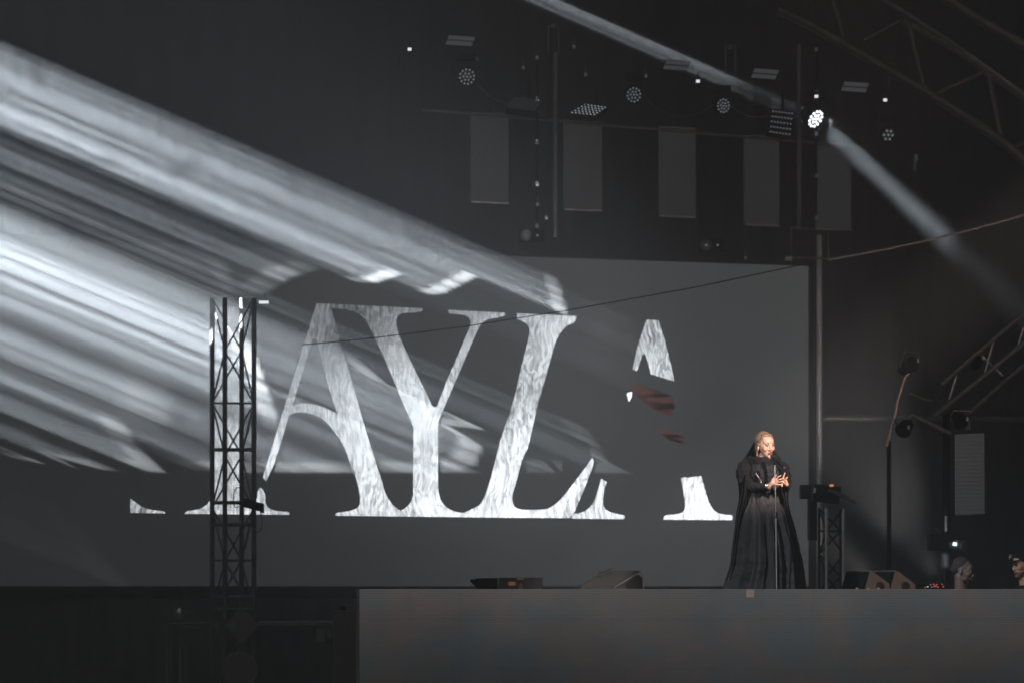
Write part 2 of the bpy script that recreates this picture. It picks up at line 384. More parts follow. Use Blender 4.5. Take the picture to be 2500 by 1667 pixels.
# letter Y
Y_out = Z(r5, [(26, 371), (600, 399), (606, 407), (602, 417)]) + curve(Z(r5, [(560, 426), (480, 431), (447, 450), (438, 490), (450, 550), (485, 640)])) + Z(r5, [(560, 800), (640, 960), (664, 1018), (680, 1028), (697, 1024), (760, 860), (830, 700), (890, 560)]) \
    + curve(Z(r5, [(905, 525), (913, 488), (900, 458), (865, 441), (800, 434)])) + Z(r5, [(774, 432), (770, 410), (1130, 428), (1134, 440), (1128, 448)]) + curve(Z(r5, [(1080, 459), (1020, 472), (975, 505), (940, 575), (900, 665)])) \
    + Z(r5, [(860, 760), (760, 990)]) + curve(Z(r5, [(722, 1075), (708, 1120), (705, 1180)])) + Z(r6, [(705, 0), (704, 290)]) + curve(Z(r6, [(706, 345), (722, 400), (760, 447), (810, 472), (862, 481)])) + Z(r6, [(862, 507), (462, 503), (462, 468)]) \
    + curve(Z(r6, [(468, 466), (500, 447), (532, 410), (546, 365)])) + Z(r6, [(548, 0)]) + Z(r5, [(549, 1170), (540, 1130)]) + Z(r5, [(520, 1085), (480, 1000), (420, 850), (350, 690)]) + curve(Z(r5, [(305, 595), (265, 515), (228, 458), (180, 423), (110, 405), (27, 397)]))
letter(Y_out, off=.007, label='letter Y sharing its foot with the letter beside it')
# letter L, leaning
L_out = Z(r5, [(1209, 431), (1588, 450), (1583, 470)]) + curve(Z(r5, [(1570, 492), (1525, 512), (1488, 552), (1455, 612), (1428, 700)])) + Z(r5, [(1390, 840), (1340, 1010), (1300, 1190), (1276, 1290)]) \
    + Z(r6, [(1240, 140)]) + curve(Z(r6, [(1205, 275), (1180, 360), (1179, 400), (1190, 436), (1225, 458), (1300, 462), (1380, 459), (1430, 442), (1490, 392), (1550, 318)])) + Z(r6, [(1640, 200), (1688, 132), (1696, 150), (1692, 180), (1655, 280), (1610, 390), (1572, 482), (1545, 513), (858, 508), (858, 481)]) \
    + curve(Z(r6, [(880, 477), (935, 450), (975, 425), (1005, 370), (1035, 285)])) + Z(r6, [(1070, 150)]) + Z(r5, [(1105, 1230), (1150, 1100), (1195, 960), (1240, 760)]) + curve(Z(r5, [(1278, 610), (1290, 545), (1276, 505), (1240, 480), (1208, 468)]))
letter(L_out, off=.009, label='leaning letter L with a tall pointed foot')
# last A, seen in pieces
letter(Z(r5, [(2035, 472), (2110, 475), (2150, 600), (2192, 770), (2211, 862), (2130, 838), (2062, 816), (2045, 745), (2026, 690), (2010, 690), (1990, 745), (1974, 797), (1946, 786), (1978, 640)]), label='tip of the last letter A')
letter(Z(r5, [(1910, 940), (1942, 930), (1938, 965), (1922, 992)]), m=M['letter_hot'], label='small bright sliver of the last letter A')
letter(curve(Z(r6, [(1746, 263), (1730, 320), (1702, 400), (1662, 455), (1615, 480), (1572, 486)])) + Z(r6, [(1552, 516), (1890, 520), (1896, 508)]) + curve(Z(r6, [(1893, 497), (1820, 481), (1775, 460), (1757, 420), (1762, 345), (1780, 283)])), off=.007, label='left foot of the last letter A')
letter(Z(r9, [(165, 260), (190, 253), (215, 257), (250, 250), (292, 247), (310, 310)]) + curve(Z(r9, [(322, 355), (345, 420), (372, 462), (412, 486), (490, 497)])) + Z(r9, [(493, 510), (489, 526), (52, 523), (56, 503)]) + curve(Z(r9, [(75, 494), (150, 487), (183, 468), (191, 430), (180, 340)])), label='right foot of the last letter A')
# first stem behind the truss tower, and the serif left of it
letter(Z(rk, [(960, -785), (1192, -785), (1192, 980)]) + curve(Z(rk, [(1215, 1050), (1260, 1120), (1310, 1165)])) + Z(rk, [(1330, 1195), (672, 1187), (680, 1172)]) + curve(Z(rk, [(700, 1162), (800, 1145), (870, 1110), (910, 1065), (958, 985)])), label='upright stem of the first letter behind the truss tower')
letter(curve(Z(rk, [(150, 1040), (200, 1080), (270, 1125), (350, 1150), (470, 1165)])) + Z(rk, [(483, 1184), (150, 1178)]), label='serif of a letter at the far left of the screen')
letter(Z(r5, [(1912, 872), (2050, 905), (2195, 958), (2216, 1030), (2190, 1082), (2085, 1052), (1985, 965)]), m=M['red_picture'], name='red_picture', off=.004)
letter(Z(r5, [(2075, 1152), (2180, 1182), (2290, 1222), (2262, 1258), (2180, 1240)]), m=M['red_picture'], name='red_picture', off=.004)

# ================================================================== added off-frame spot: its drawn pattern throws the ghost-letter streaks through the smoke
fw = (E0 - LP).normalized(); rt = fw.cross(Vector((0, 0, 1))).normalized(); up = rt.cross(fw)
cs = [SP(x, y) for x in (-100, 2100) for y in (-100, 1500)]
H = 1.02 * max(max(abs((p - LP).dot(rt)), abs((p - LP).dot(up))) / (p - LP).dot(fw) for p in cs)
N = 1400
gg = (np.arange(N) + .5) / N * 2 - 1; GA, GB = np.meshgrid(gg * H, gg * H)
D = np.array(fw)[None, None] + GA[..., None] * np.array(rt) + GB[..., None] * np.array(up)
nn = np.array(PN); L0 = np.array(LP)
def hit(off):
    t = ((np.array((0, Y0, 0)) + nn * off - L0) @ nn) / (D @ nn); p = L0 + D * t[..., None]
    return CX + F * p[..., 0] / p[..., 1], HY - F * (p[..., 2] - CZ) / p[..., 1]
gx, gy = hit(0)
VX, VY = CX + F * GX / GY, HY - F * (LP.z - CZ) / GY      # where the beams' lines meet
def qof(x, y): return y - (VY - y) / (VX - x) * x
q = qof(gx, gy)
def n1(x, seed, scale):
    r = np.random.default_rng(seed).random(4096); x = x / scale + 2000; i = np.floor(x).astype(int); f = x - i; f = f * f * (3 - 2 * f)
    return r[i % 4096] * (1 - f) + r[(i + 1) % 4096] * f
def n2(x, y, seed, sx, sy):
    r = np.random.default_rng(seed).random((256, 256)); x = x / sx + 500; y = y / sy + 500
    i = np.floor(x).astype(int); j = np.floor(y).astype(int); a = x - i; b = y - j; a = a * a * (3 - 2 * a); b = b * b * (3 - 2 * b)
    g = lambda u, w: r[u % 256, w % 256]
    return (g(i, j) * (1 - a) + g(i + 1, j) * a) * (1 - b) + (g(i, j + 1) * (1 - a) + g(i + 1, j + 1) * a) * b
G = np.zeros_like(gx)
streak = .22 + .85 * n1(q, 3, 22) * n1(q, 4, 60) * 2 + .40 * (n1(q, 5, 7) - .3) + .12 * (n1(q, 6, 3) - .4)
for qd_, wd_, dp_ in ((310, 11, .85), (262, 6, .45), (212, 7, .4), (408, 10, .5), (352, 7, .4), (500, 14, .4), (565, 12, .35), (760, 14, .5), (140, 8, .4)): streak = streak * (1 - dp_ * np.exp(-((q - qd_) / wd_) ** 2))
def ridge(pts, w, soft=6, sd=1., fine=1.):
    """pts: (x, y, amplitude) along the far end of a beam"""
    global G
    a = np.array(pts, float); qs = qof(a[:, 0], a[:, 1]); o = np.argsort(qs); qs = qs[o]; xs = a[o, 0]; am = a[o, 2]
    xe = np.interp(q, qs, xs); s = (xe - gx) / w; A = np.interp(q, qs, am)
    prof = np.where((s > 0) & (s < 1), np.clip(s * sd * 6, 0, 1) * np.clip((1 - s) * 3, 0, 1), 0) * 1.25
    G += A / w * prof * np.clip((q - qs[0]) / soft + .5, 0, 1) * np.clip((qs[-1] - q) / soft + .5, 0, 1) * (1 + fine * (streak - 1))
# (x, y, strength)
BEAMS = [
 ([(180, 1250, .004), (330, 1440, .012), (345, 1462, .004)], 120, 20),
 ([(1365, 683, .12), (1372, 706, .17), (1378, 728, .58), (1387, 769, .66)], 45, 12),
 ([(1200, 640, .12), (1330, 700, .18)], 120, 30),
 ([(1167, 676, .55), (1122, 699, .80), (1084, 718, .60), (1045, 722, .05)], 40, 6),
 ([(985, 671, .55), (918, 692, .72), (868, 690, .05)], 40, 6),
 ([(791, 657, .06), (714, 680, .34), (657, 718, .22), (600, 722, .02)], 70, 10),
 ([(555, 641, .14), (580, 718, .10), (595, 780, .15), (600, 812, .25), (615, 840, .7), (632, 880, 1.7), (650, 928, 1.7), (665, 970, .8), (676, 1005, .5), (690, 1060, .2)], 60, 10),
 ([(612, 832, .01), (640, 905, .40), (655, 945, .2), (660, 960, .02)], 200, 20),
 ([(860, 860, .03), (950, 940, .42), (1100, 1040, .50), (1190, 1051, .68), (1182, 1090, .92), (1167, 1136, .8), (1120, 1150, .35)], 70, 14),
 ([(1430, 1040, .08), (1458, 1074, .32), (1489, 1128, .38), (1545, 1157, .22)], 80, 10),
 ([(1180, 1155, .40), (960, 1155, .44), (760, 1155, .34), (590, 1155, .2), (480, 1150, .03)], 80, 6),
 ([(1545, 1157, .14), (1400, 1156, .2), (1270, 1156, .16)], 90, 6),
 ([(400, 900, .04), (440, 963, .20), (421, 1032, .24), (400, 1060, .08)], 150, 20),
 ([(300, 1020, .03), (318, 1046, .18), (337, 1088, .22)], 90, 10),
 ([(352, 1098, .20), (410, 1155, .28), (367, 1153, .2)], 100, 8),
 ([(293, 1151, .15), (255, 1148, .18), (191, 1143, .14), (150, 1120, .06)], 90, 8),
 ([(115, 1134, .07), (40, 1120, .04)], 50, 3),
 ([(1560, 790, .06), (1575, 850, .05), (1560, 960, .03)], 160, 20),
 ([(1745, 203, .30), (1752, 190, .38), (1759, 174, .26)], 90, 4),
 ([(1700, 190, .06), (1720, 165, .06)], 200, 6),
 ([(1973, 306, .014), (1982, 290, .016), (1993, 270, .014)], 30, 4),
]
for pts, w, soft in BEAMS: ridge(pts, w, soft)
# patchy light all the way along the two wide sheets
def sheet(x0, x1, q0, q1, amp, seed):
    global G
    msk = np.clip((q - q0) / 20, 0, 1) * np.clip((q1 - q) / 20, 0, 1) * np.clip((gx - x0) / 60, 0, 1) * np.clip((x1 - gx) / 60, 0, 1)
    bl = n2(gx, q, seed, 150, 16) * n2(gx, q, seed + 1, 60, 30)
    G += amp * np.clip(bl - .22, 0, 1) * 2.2 * msk / 400
sheet(0, 520, 335, 560, .12, 25); sheet(0, 560, 580, 700, .10, 27); sheet(0, 330, 760, 1060, .05, 29)
# soft, wide veil of light over the upper middle
G += .009 / 500 * np.exp(-(((gx - 1350) / 420) ** 2 + ((gy - 700) / 260) ** 2))
img = bpy.data.images.new('streak_pattern', N, N, float_buffer=True); img.colorspace_settings.name = 'Non-Color'
px = np.ones((N, N, 4), np.float32); px[..., :3] = (G * 100)[..., None] * np.array((.90, .955, 1.)); img.pixels.foreach_set(px.ravel()); img.update(); img.pack()
ld = bpy.data.lights.new('added_streak_spot', 'SPOT'); lo = bpy.data.objects.new('added_streak_spot', ld); C.objects.link(lo)
lo.matrix_world = Matrix.Translation(LP) @ Matrix((rt, up, -fw)).transposed().to_4x4()
ld.spot_size = 2 * math.atan(H * 1.42) * 1.05; ld.spot_blend = 0; ld.shadow_soft_size = 0; ld.energy = STREAK_POWER
ld.use_nodes = True
class _L: pass
g = NG.__new__(NG); g.nt = ld.node_tree; g.b = None
tc = g.n('ShaderNodeTexCoord'); sx = g.n('ShaderNodeSeparateXYZ'); g.l(tc.outputs['Normal'], sx.inputs[0])
az = g.math('ABSOLUTE', sx.outputs[2]); cb = g.n('ShaderNodeCombineXYZ')
for i in (0, 1): g.l(g.math('MULTIPLY_ADD', g.math('DIVIDE', sx.outputs[i], az), .5 / H, .5), cb.inputs[i])
it = g.n('ShaderNodeTexImage'); it.image = img; it.extension = 'CLIP'; g.l(cb.outputs[0], it.inputs[0]); g.l(it.outputs[0], g.nt.nodes['Emission'].inputs[0])

# ================================================================== LED fascia of the thrust
fa = thing('led_fascia', 'low LED wall glowing dull grey and red along the front of the stage', 'LED wall', (XL, 24, 0))
MB().box((XL, 24.0, .0), (9.5, 24.10, CZ)).build('led_panel', M['fascia'], fa, smooth=False)
MB().box((XL - .03, 23.99, .0), (XL - .002, 24.11, CZ + .001)).build('edge_trim', M['dim_alu'], fa, smooth=False)
a, b = P(1822, 1437, 24), P(1841, 1457, 24)
MB().box((a.x, 23.996, b.z), (b.x, 24.0, CZ - .002)).build('led_tile', M['fascia_tile'], fa, smooth=False, label='one lighter pinkish tile at the top edge')

# ================================================================== trusses and poles
def truss_mb(corners0, corners1, r, pitch, rb, phase=0):
    """chords between matching corners; braces zigzag on each face"""
    ch = MB(); br = MB(); n = len(corners0); L = (corners1[0] - corners0[0]).length; k = max(2, int(round(L / pitch)))
    for a, b in zip(corners0, corners1): ch.tube([a, b], r, 10)
    for i in range(n):
        a0, a1 = corners0[i], corners1[i]; b0, b1 = corners0[(i + 1) % n], corners1[(i + 1) % n]
        for j in range(k):
            t0, t1 = j / k, (j + 1) / k; s0, s1 = (a0, a1) if (j + i + phase) % 2 else (b0, b1); e0, e1 = (b0, b1) if (j + i + phase) % 2 else (a0, a1)
            br.tube([s0.lerp(s1, t0), e0.lerp(e1, t1)], rb, 8)
            if j % 3 == 0: br.tube([a0.lerp(a1, t0), b0.lerp(b1, t0)], rb, 8)
    return ch, br
tw = thing('truss_tower', 'tall black square truss tower in front of the left of the video screen', 'truss tower', P(570, 1437, 33.2) * 1)
tw.location.z = 0
cc = [(549, 33.3), (620, 33.35), (590, 33.7), (518, 33.65)]
c0 = [Vector(((x - CX) / F * y, y, .02)) for x, y in cc]; c1 = [Vector(((x - CX) / F * y, y, P(0, 728, y).z)) for x, y in cc]
ch, br = truss_mb(c0, c1, .034, .74, .013)
ch.build('chords', M['tower'], tw); br.build('braces', M['tower'], tw)
hb = MB()
for y in (1097, 1226, 1280, 1456, 1486):
    hb = MB()
    for (xa, ya), (xb, yb) in zip(cc, cc[1:] + cc[:1]): hb.tube([P(xa, y, ya), P(xb, y, yb)], .026, 8)
    hb.build('crossbar', M['tower'], tw)
pl = MB(); c = P(590, 1526, 33.1); s = .24; pl.prism([c + Vector((0, 0, s * 1.1)), c + Vector((s, 0, 0)), c + Vector((0, 0, -s * 1.1)), c + Vector((-s, 0, 0))], (0, .02, 0)); pl.build('diamond_plate', M['dark'], tw, smooth=False)
for x, w, h in ((568, 10, 17), (529, 6, 14)):
    c = P(x, 1526, 33.05); k = 33 / F; MB().prism([c + Vector((k * .3 * w, 0, h * k)), c + Vector((w * k, 0, .2 * h * k)), c + Vector((w * k, 0, -.3 * h * k)), c + Vector((-.1 * w * k, 0, -h * k)), c + Vector((-w * k, 0, -.1 * h * k))], (0, .01, 0)).build('glint_plate', M['pane'], tw, smooth=False)  # pale plates stand in for white diamond reflections
# gear hung on the tower
lt = thing('small_floodlight', 'small dark floodlight with a hood clamped to the truss tower at letter foot height', 'floodlight', P(612, 1228, 33.1))
c = P(617, 1232, 33.05); MB().obox(c, (.13, 0, -.035), (0, .1, 0), (.02, 0, .055)).build('lamp_body', M['black'], lt, smooth=False)
MB().obox(P(640, 1240, 33), (.02, 0, 0), (0, .09, 0), (0, 0, .06)).build('hood', M['black'], lt, smooth=False)
MB().tube([P(597, 1222, 33.1), P(605, 1226, 33.1), P(612, 1228, 33.1)], .02).build('clamp', M['dark'], lt)
tag(MB().tube([P(636, 1250, 33.0), P(641, 1275, 33.0), P(638, 1292, 33.0), P(628, 1299, 33.05), P(621, 1296, 33.1)], .006, 6).build('dangling_cable', M['black']), 'thin black cable looping down the right side of the truss tower', 'cable')
tag(MB().tube([P(592, 1188, 33.0), P(577, 1190, 33.0), P(571, 1200, 33.0), P(570, 1225, 33.0), P(574, 1238, 33.0), P(583, 1236, 33.0)], .007, 6).build('hanging_cable', M['black']), 'short bent black cable hanging inside the truss tower before the white stem', 'cable')
rl = thing('cable_reel', 'large round cable reel at the foot of the truss tower', 'cable reel', P(586, 1632, 32.8))
c = P(586, 1632, 32.7); MB().lathe([(.02, .0), (.225, 0), (.235, .02), (.225, .04), (.02, .04)], c, (0, 1, 0), 28).build('flange', M['dark'], rl)
MB().lathe([(.15, .04), (.15, .26)], c, (0, 1, 0), 20).build('drum', M['black'], rl)
rr = MB(); rr.tube([c + Vector((.235 * math.cos(i / 28 * 2 * math.pi), .0, .235 * math.sin(i / 28 * 2 * math.pi))) for i in range(29)], .009, 6, False); rr.build('rim', M['dim_alu'], rl)

def pole(name, label, pts, r, m, group=None, cat='pole'):
    o = MB().tube(pts, r, 12).build(name, m); tag(o, label, cat, group); return o
k36 = 36 / F
pole('steel_pole', 'bright vertical steel pole beside the right edge of the video screen', [SP(2000, 575, .35), SP(2000, 1462, .35)], .042, M['alu'])
pole('scaffold_tube', 'horizontal grey scaffold tube running right from the bright pole', [P(2010, 1020, 38), P(2500, 1023, 38), P(2640, 1024, 38)], .042, M['dim_alu'])
pole('light_stand', 'thin dark vertical stand behind the two floor monitors', [P(2170, 1075, 31), P(2171, 1468, 31)], .028, M['black'])
# hanging vertical ladders of pipe
def ladder(name, label, x, y0, y1, off, w, group):
    t = thing(name, label, 'pipe frame', SP(x, y1, off), group)
    k = 35 / F; MB().tube([SP(x, y0, off), SP(x, y1, off)], .035, 10).build('pole', M['dim_alu'], t)
    MB().tube([SP(x - w, y0 + 8, off), SP(x - w, y1 - 20, off)], .018, 8).build('side_rail', M['black'], t)
    n = max(3, int((y1 - y0) / 90))
    for i in range(n): y = y0 + 12 + (y1 - y0 - 40) * i / (n - 1); MB().obox(SP(x - w, y, off + .05), (.022, 0, 0), (0, .022, 0), (0, 0, .028)).build('clamp', M['alu'], t)
    return t
ladder('hanging_ladder', 'pipe ladder hanging between the first two LED strips', 1356, 130, 580, 1.35, 45, 'pipe ladders between the hanging strips')
ladder('hanging_ladder', 'pipe ladder hanging beside the lit moving head', 1951, 110, 560, 1.35, -42, 'pipe ladders between the hanging strips')
def hoop(label, x0, y0, x1, y1, off, m='dim_alu', r=.012):
    t = thing('hanging_bracket', label, 'bracket', SP((x0 + x1) / 2, y0, off), 'thin wire brackets above the lamps')
    MB().tube([SP(x0, y1, off), SP(x0, y0, off), SP(x1, y0, off), SP(x1, y1, off)], r, 6).build('hoop', M[m], t)
    MB().obox(SP((x0 + x1) / 2, y0 + 3, off), (.035, .01, 0), (0, .03, 0), (0, 0, .03)).build('clamp', M['dim_alu'], t)
hoop('rectangular wire bracket at the top of the left pipe ladder', 1339, 62, 1364, 130, 1.3)
hoop('rectangular wire bracket just right of the upper light beam end', 1771, 112, 1796, 182, 1.3)
bt = thing('pole_bracket', 'square pipe bracket joining the bright pole and the pipe ladder above the screen corner', 'bracket', SP(1975, 628, .8))
MB().tube([SP(1932, 556, .8), SP(1932, 628, .8), SP(2023, 632, .8), SP(2023, 562, .8), SP(1932, 556, .8)], .020, 8).build('frame', M['dim_alu'], bt)
MB().obox(SP(2001, 610, .82), (.03, 0, 0), (0, .03, 0), (0, 0, .07)).build('clamp', M['alu'], bt)
MB().obox(SP(1925, 632, .82), (.05, 0, 0), (0, .03, 0), (0, 0, .03)).build('clamp', M['alu'], bt)
sl = MB()
sl.tube([SP(1030, 268, 1.15), SP(2120, 360, 1.15)], .022, 8)
tag(sl.build('hanging_rail', M['dim_alu']), 'thin sloping rail from which the five LED strips hang', 'rail')

# five hanging LED strips
K = 2500 / 2352.
for i, (a, b, c, d, lab) in enumerate([(1083, 1168, 258, 463, 'leftmost hanging LED strip, beside the left pipe ladder'), (1297, 1383, 275, 480, 'hanging LED strip just right of the left pipe ladder'),
        (1516, 1598, 290, 495, 'middle one of the five hanging LED strips'), (1712, 1790, 310, 515, 'hanging LED strip under the square LED blinder'), (1877, 1955, 335, 525, 'rightmost hanging LED strip, under the lit moving head')]):
    a, b, c, d = a * K, b * K, c * K, d * K; t = thing('led_strip', lab, 'LED strip', SP((a + b) / 2, c, 1.1), 'grey LED strips hanging in a row')
    sk = (b - a) * .045
    MB().prism([SP(a, c, 1.1), SP(b, c + sk, 1.1), SP(b, d + sk, 1.1), SP(a, d, 1.1)], -PN * .06).build('led_face', M['strip'], t, smooth=False)
    MB().tube([SP(a, d + 1, 1.11), SP(b, d + 1 + sk, 1.11)], .013, 6).build('bottom_rail', M['alu'], t)
    MB().tube([SP((a + b) / 2, c, 1.07), SP((a + b) / 2, c - 14, 1.12)], .01, 6).build('hanger', M['black'], t)

# ------------------------------------------------------------------ moving heads
def moving_head(label, px, py, off, aim, r, ledm, group='round LED moving heads', n_ring=2, lit=False):
    c = SP(px, py, off); aim = Vector(aim).normalized(); t = thing('moving_head', label, 'stage light', c + Vector((0, 0, r * 2.4)), group)
    MB().lathe([(r * .55, -r * 1.5), (r * .95, -r * .9), (r * 1.08, -.02), (r * 1.08, 0), (r * .98, .01)], c, aim, 24).build('head', M['black'], t)
    u = aim.orthogonal().normalized(); w = aim.cross(u); f = MB(); lens = MB()
    cell = r / (n_ring + .6)
    for k in range(n_ring + 1):
        m_ = 1 if k == 0 else 6 * k
        for j in range(m_):
            a = 2 * math.pi * j / m_ + .2 * k; p = c + (u * math.cos(a) + w * math.sin(a)) * cell * k * 1.0 + aim * .012
            lens.lathe([(cell * .33, 0), (cell * .30, .008), (cell * .1, .014)], p, aim, 8)
    lens.build('led_lenses', ledm, t)
    side = aim.cross(Vector((0, 0, 1))).normalized(); y = MB()
    y.tube([c + side * r * 1.2 - aim * r * .4, c + side * r * 1.25 + Vector((0, 0, r * 1.6)), c - side * r * 1.25 + Vector((0, 0, r * 1.6)), c - side * r * 1.2 - aim * r * .4], r * .14, 8)
    y.build('yoke', M['dark'], t)
    MB().box(tuple(c + Vector((-r * .9, -r * .7, r * 1.65))), tuple(c + Vector((r * .9, r * .7, r * 2.4)))).build('base', M['black'], t, smooth=False)
    return t, c
moving_head('dim moving head at the far left of the lamp row', 1140, 188, 1.5, (.1, -1, -.25), .13, M['led_dim'])
moving_head('dim moving head above the gap between the second and third LED strips', 1547, 232, 1.5, (.25, -1, -.3), .125, M['led_dim'])
moving_head('dim moving head just below the end of the upper light beam', 1765, 259, 1.5, (.45, -1, -.2), .12, M['led_dim'])
_, LC = moving_head('brightly lit moving head throwing a beam down to the right', 1990, 290, 1.5, (.62, -.65, -.62), .155, M['led_white'], lit=True)
moving_head('dark moving head with one glint, right of the lit one', 2168, 330, 1.5, (.3, -1, -.4), .11, M['led_dim'], n_ring=1)
bd = (SP(2400, 668, 3.7) - LC).normalized()
lamp('moving_head_beam', 'SPOT', LC + Vector((.57, -.60, -.57)) * .15, LC + bd * 5, 15000, (.88, .95, 1), spot_size=R(7.5), spot_blend=1, shadow_soft_size=.11)
# LED blinders: plates of small lenses
def blinder(label, pts, nx, ny, ledm):
    a, b, c, d = [Vector(p) for p in pts]; t = thing('led_blinder', label, 'stage light', (a + b) / 2, 'square LED blinders')
    nrm = (b - a).cross(d - a).normalized()
    if nrm.y > 0: nrm = -nrm
    MB().prism([a, b, c, d], -nrm * .09).build('housing', M['black'], t, smooth=False)
    l = MB()
    for i in range(nx):
        for j in range(ny):
            p = a.lerp(b, (i + .5) / nx).lerp(d.lerp(c, (i + .5) / nx), (j + .5) / ny) + nrm * .003
            l.lathe([(.015, 0), (.012, .006), (.004, .009)], p, nrm, 6)
    l.build('led_lenses', ledm, t)
    m0 = (a + b) / 2; MB().tube([m0, m0 + Vector((0, .05, .3))], .02).build('hanger', M['black'], t)
def qd(pts, o): return [SP(x, y, o + e) for (x, y, e) in pts]
blinder('square LED blinder tipped down over the first pipe ladder, lenses almost dark', qd([(1256, 238, 0), (1324, 246, 0), (1306, 272, .5), (1236, 264, .5)], 1.2), 8, 6, M['panel_dim'])
blinder('square LED blinder tipped down over the second LED strip with glinting lenses', qd([(1428, 254, 0), (1484, 262, 0), (1452, 284, .5), (1388, 278, .5)], 1.2), 7, 5, M['led_mid'])
blinder('square LED blinder facing forward left of the lit moving head', qd([(1884, 266, 0), (1938, 272, 0), (1930, 336, .1), (1876, 328, .1)], 1.45), 7, 5, M['led_dim'])
# flat strip lights with two pale bars
def twin(label, x, y, off, w=66, h=24):
    k = 1; t = thing('twin_strip_light', label, 'strip light', SP(x, y - h, off), 'twin strip lights under the roof')
    f = lambda u, v_, e: SP(x + (u * w - v_ * 10) * k, y + v_ * h + u * w * .07, off + .2 * v_ + e)
    MB().prism([f(-.5, -.5, 0), f(.5, -.5, 0), f(.5, .5, 0), f(-.5, .5, 0)], -PN * .05).build('housing', M['black'], t, smooth=False)
    for v0 in (-.46, .06):
        MB().prism([f(-.48, v0, .012), f(.48, v0, .012), f(.48, v0 + .4, .012), f(-.48, v0 + .4, .012)], -PN * .011).build('light_bar', M['panel_dim'], t, smooth=False)
twin('twin strip light high at the left above the dim moving head', 1124, 100, 1.8)
twin('twin strip light between the upper beam and the right pipe ladder', 1868, 181, 1.8, 62)
twin('twin strip light right of the right pipe ladder', 2088, 213, 1.8, 62)
twin('twin strip light half hidden by the upper light beam', 1652, 160, 1.8, 60)
# small lit work lamps
def cube(label, x, y, off, w=9, h=7):
    t = thing('work_lamp', label, 'work lamp', SP(x, y, off), 'tiny square white work lamps'); c = SP(x, y, off); k = c.y / F / 2
    MB().obox(c + Vector((0, .05, 0)), (k * w * 1.15, 0, 0), (0, .05, 0), (0, 0, k * h * 1.25)).build('housing', M['black'], t, smooth=False)
    MB().obox(c - Vector((0, .003, 0)), (k * w, 0, 0), (0, .003, 0), (0, 0, k * h)).build('lamp_face', M['cube_white'], t, smooth=False)
    MB().tube([c + Vector((0, .05, k * h)), c + Vector((0, .05, .14))], .008, 6).build('stem', M['black'], t)
cube('tiny square white lamp under the upper beam end', 1704, 199, 1.7)
cube('tiny square white lamp straight above the lit moving head', 1993, 236, 1.7)
cube('tiny square white lamp at the foot of a thin hanging rod, far right', 2161, 245, 1.7)
cube('tiny square white lamp alone high in the dark left of the lamp row', 1000, 121, 1.7)
cube('small pale rectangular lamp above the top of the truss tower', 644, 738, .4, 24, 7)
tag(MB().tube([SP(2172, 158, 1.7), SP(2171, 222, 1.7)], .012, 6).obox(SP(2173, 155, 1.7), (.05, 0, 0), (0, .02, 0), (0, 0, .012)).build('hanging_rod', M['dim_alu']), 'thin rod hanging from the arched truss above a tiny white lamp', 'rod')
# twin round audience blinders
for (x, y, lab) in ((1298, 575, 'pair of round blinder lamps below the left pipe ladder'), (1738, 599, 'pair of round blinder lamps above the right part of the screen')):
    t = thing('twin_blinder', lab, 'stage light', SP(x, y - 20, .9), 'twin round blinder lamps')
    for sx_ in (-14, 14):
        c = SP(x + sx_, y, .9); lm = MB().lathe([(.03, -.07), (.078, -.01), (.082, 0), (.070, .004)], c, (0, -1, 0), 20).build('lamp_bowl', M['pane'], t)
        MB().ball(c - Vector((0, .012, 0)), .018, 8, 6).build('bulb', M['led_dim'], lm)
    MB().box(tuple(SP(x, y, .9) + Vector((-.19, .02, -.1))), tuple(SP(x, y, .9) + Vector((.19, .08, .1)))).build('housing', M['black'], t, smooth=False)
# little dark fixtures and clamps glinting in the row
for i, (x, y, lab) in enumerate([(1278, 167, 'small clamp above the first square blinder'), (1430, 183, 'small clamp above the second square blinder'), (1577, 186, 'small clamp above the middle moving head'), (1402, 115, 'small clamp near the upper beam at the left bracket'), (1165, 145, 'small clamp right of the far left moving head'), (1820, 630, 'small clamp on the top edge of the video screen'), (1312, 500, 'small clamp low on the left pipe ladder'), (1334, 532, 'small clamp right above the twin round lamps')]):
    c = SP(x, y, 1.5 if y < 600 else .1); t = thing('truss_clamp', lab, 'clamp', c, 'small clamps around the lamp row')
    MB().obox(c, (.018, 0, .004), (0, .02, 0), (-.004, 0, .022)).build('jaw', M['alu'], t, smooth=False)
    MB().tube([c, c + Vector((0, 0, .12))], .008, 6).build('bolt', M['dim_alu'], t)

# drooping signal cables between the lamps
for i, (xa, ya, xb, yb, sg_) in enumerate(((1140, 168, 1281, 236, .25), (1281, 236, 1435, 250, .3), (1547, 212, 1765, 238, .35), (1765, 238, 1908, 262, .22), (1990, 262, 2168, 310, .3))):
    a_, b_ = SP(xa, ya, 1.45), SP(xb, yb, 1.45); lb = ('first from the left', 'second from the left', 'between the middle lamps', 'left of the square blinder facing forward', 'right of the lit moving head')[i]
    tag(MB().tube([a_.lerp(b_, k / 12) - Vector((0, 0, sg_ * 4 * (k / 12) * (1 - k / 12))) for k in range(13)], .008, 6).build('signal_cable', M['dim_alu']), 'thin drooping signal cable between two lamps, ' + lb, 'cable', 'drooping cables between the lamps')
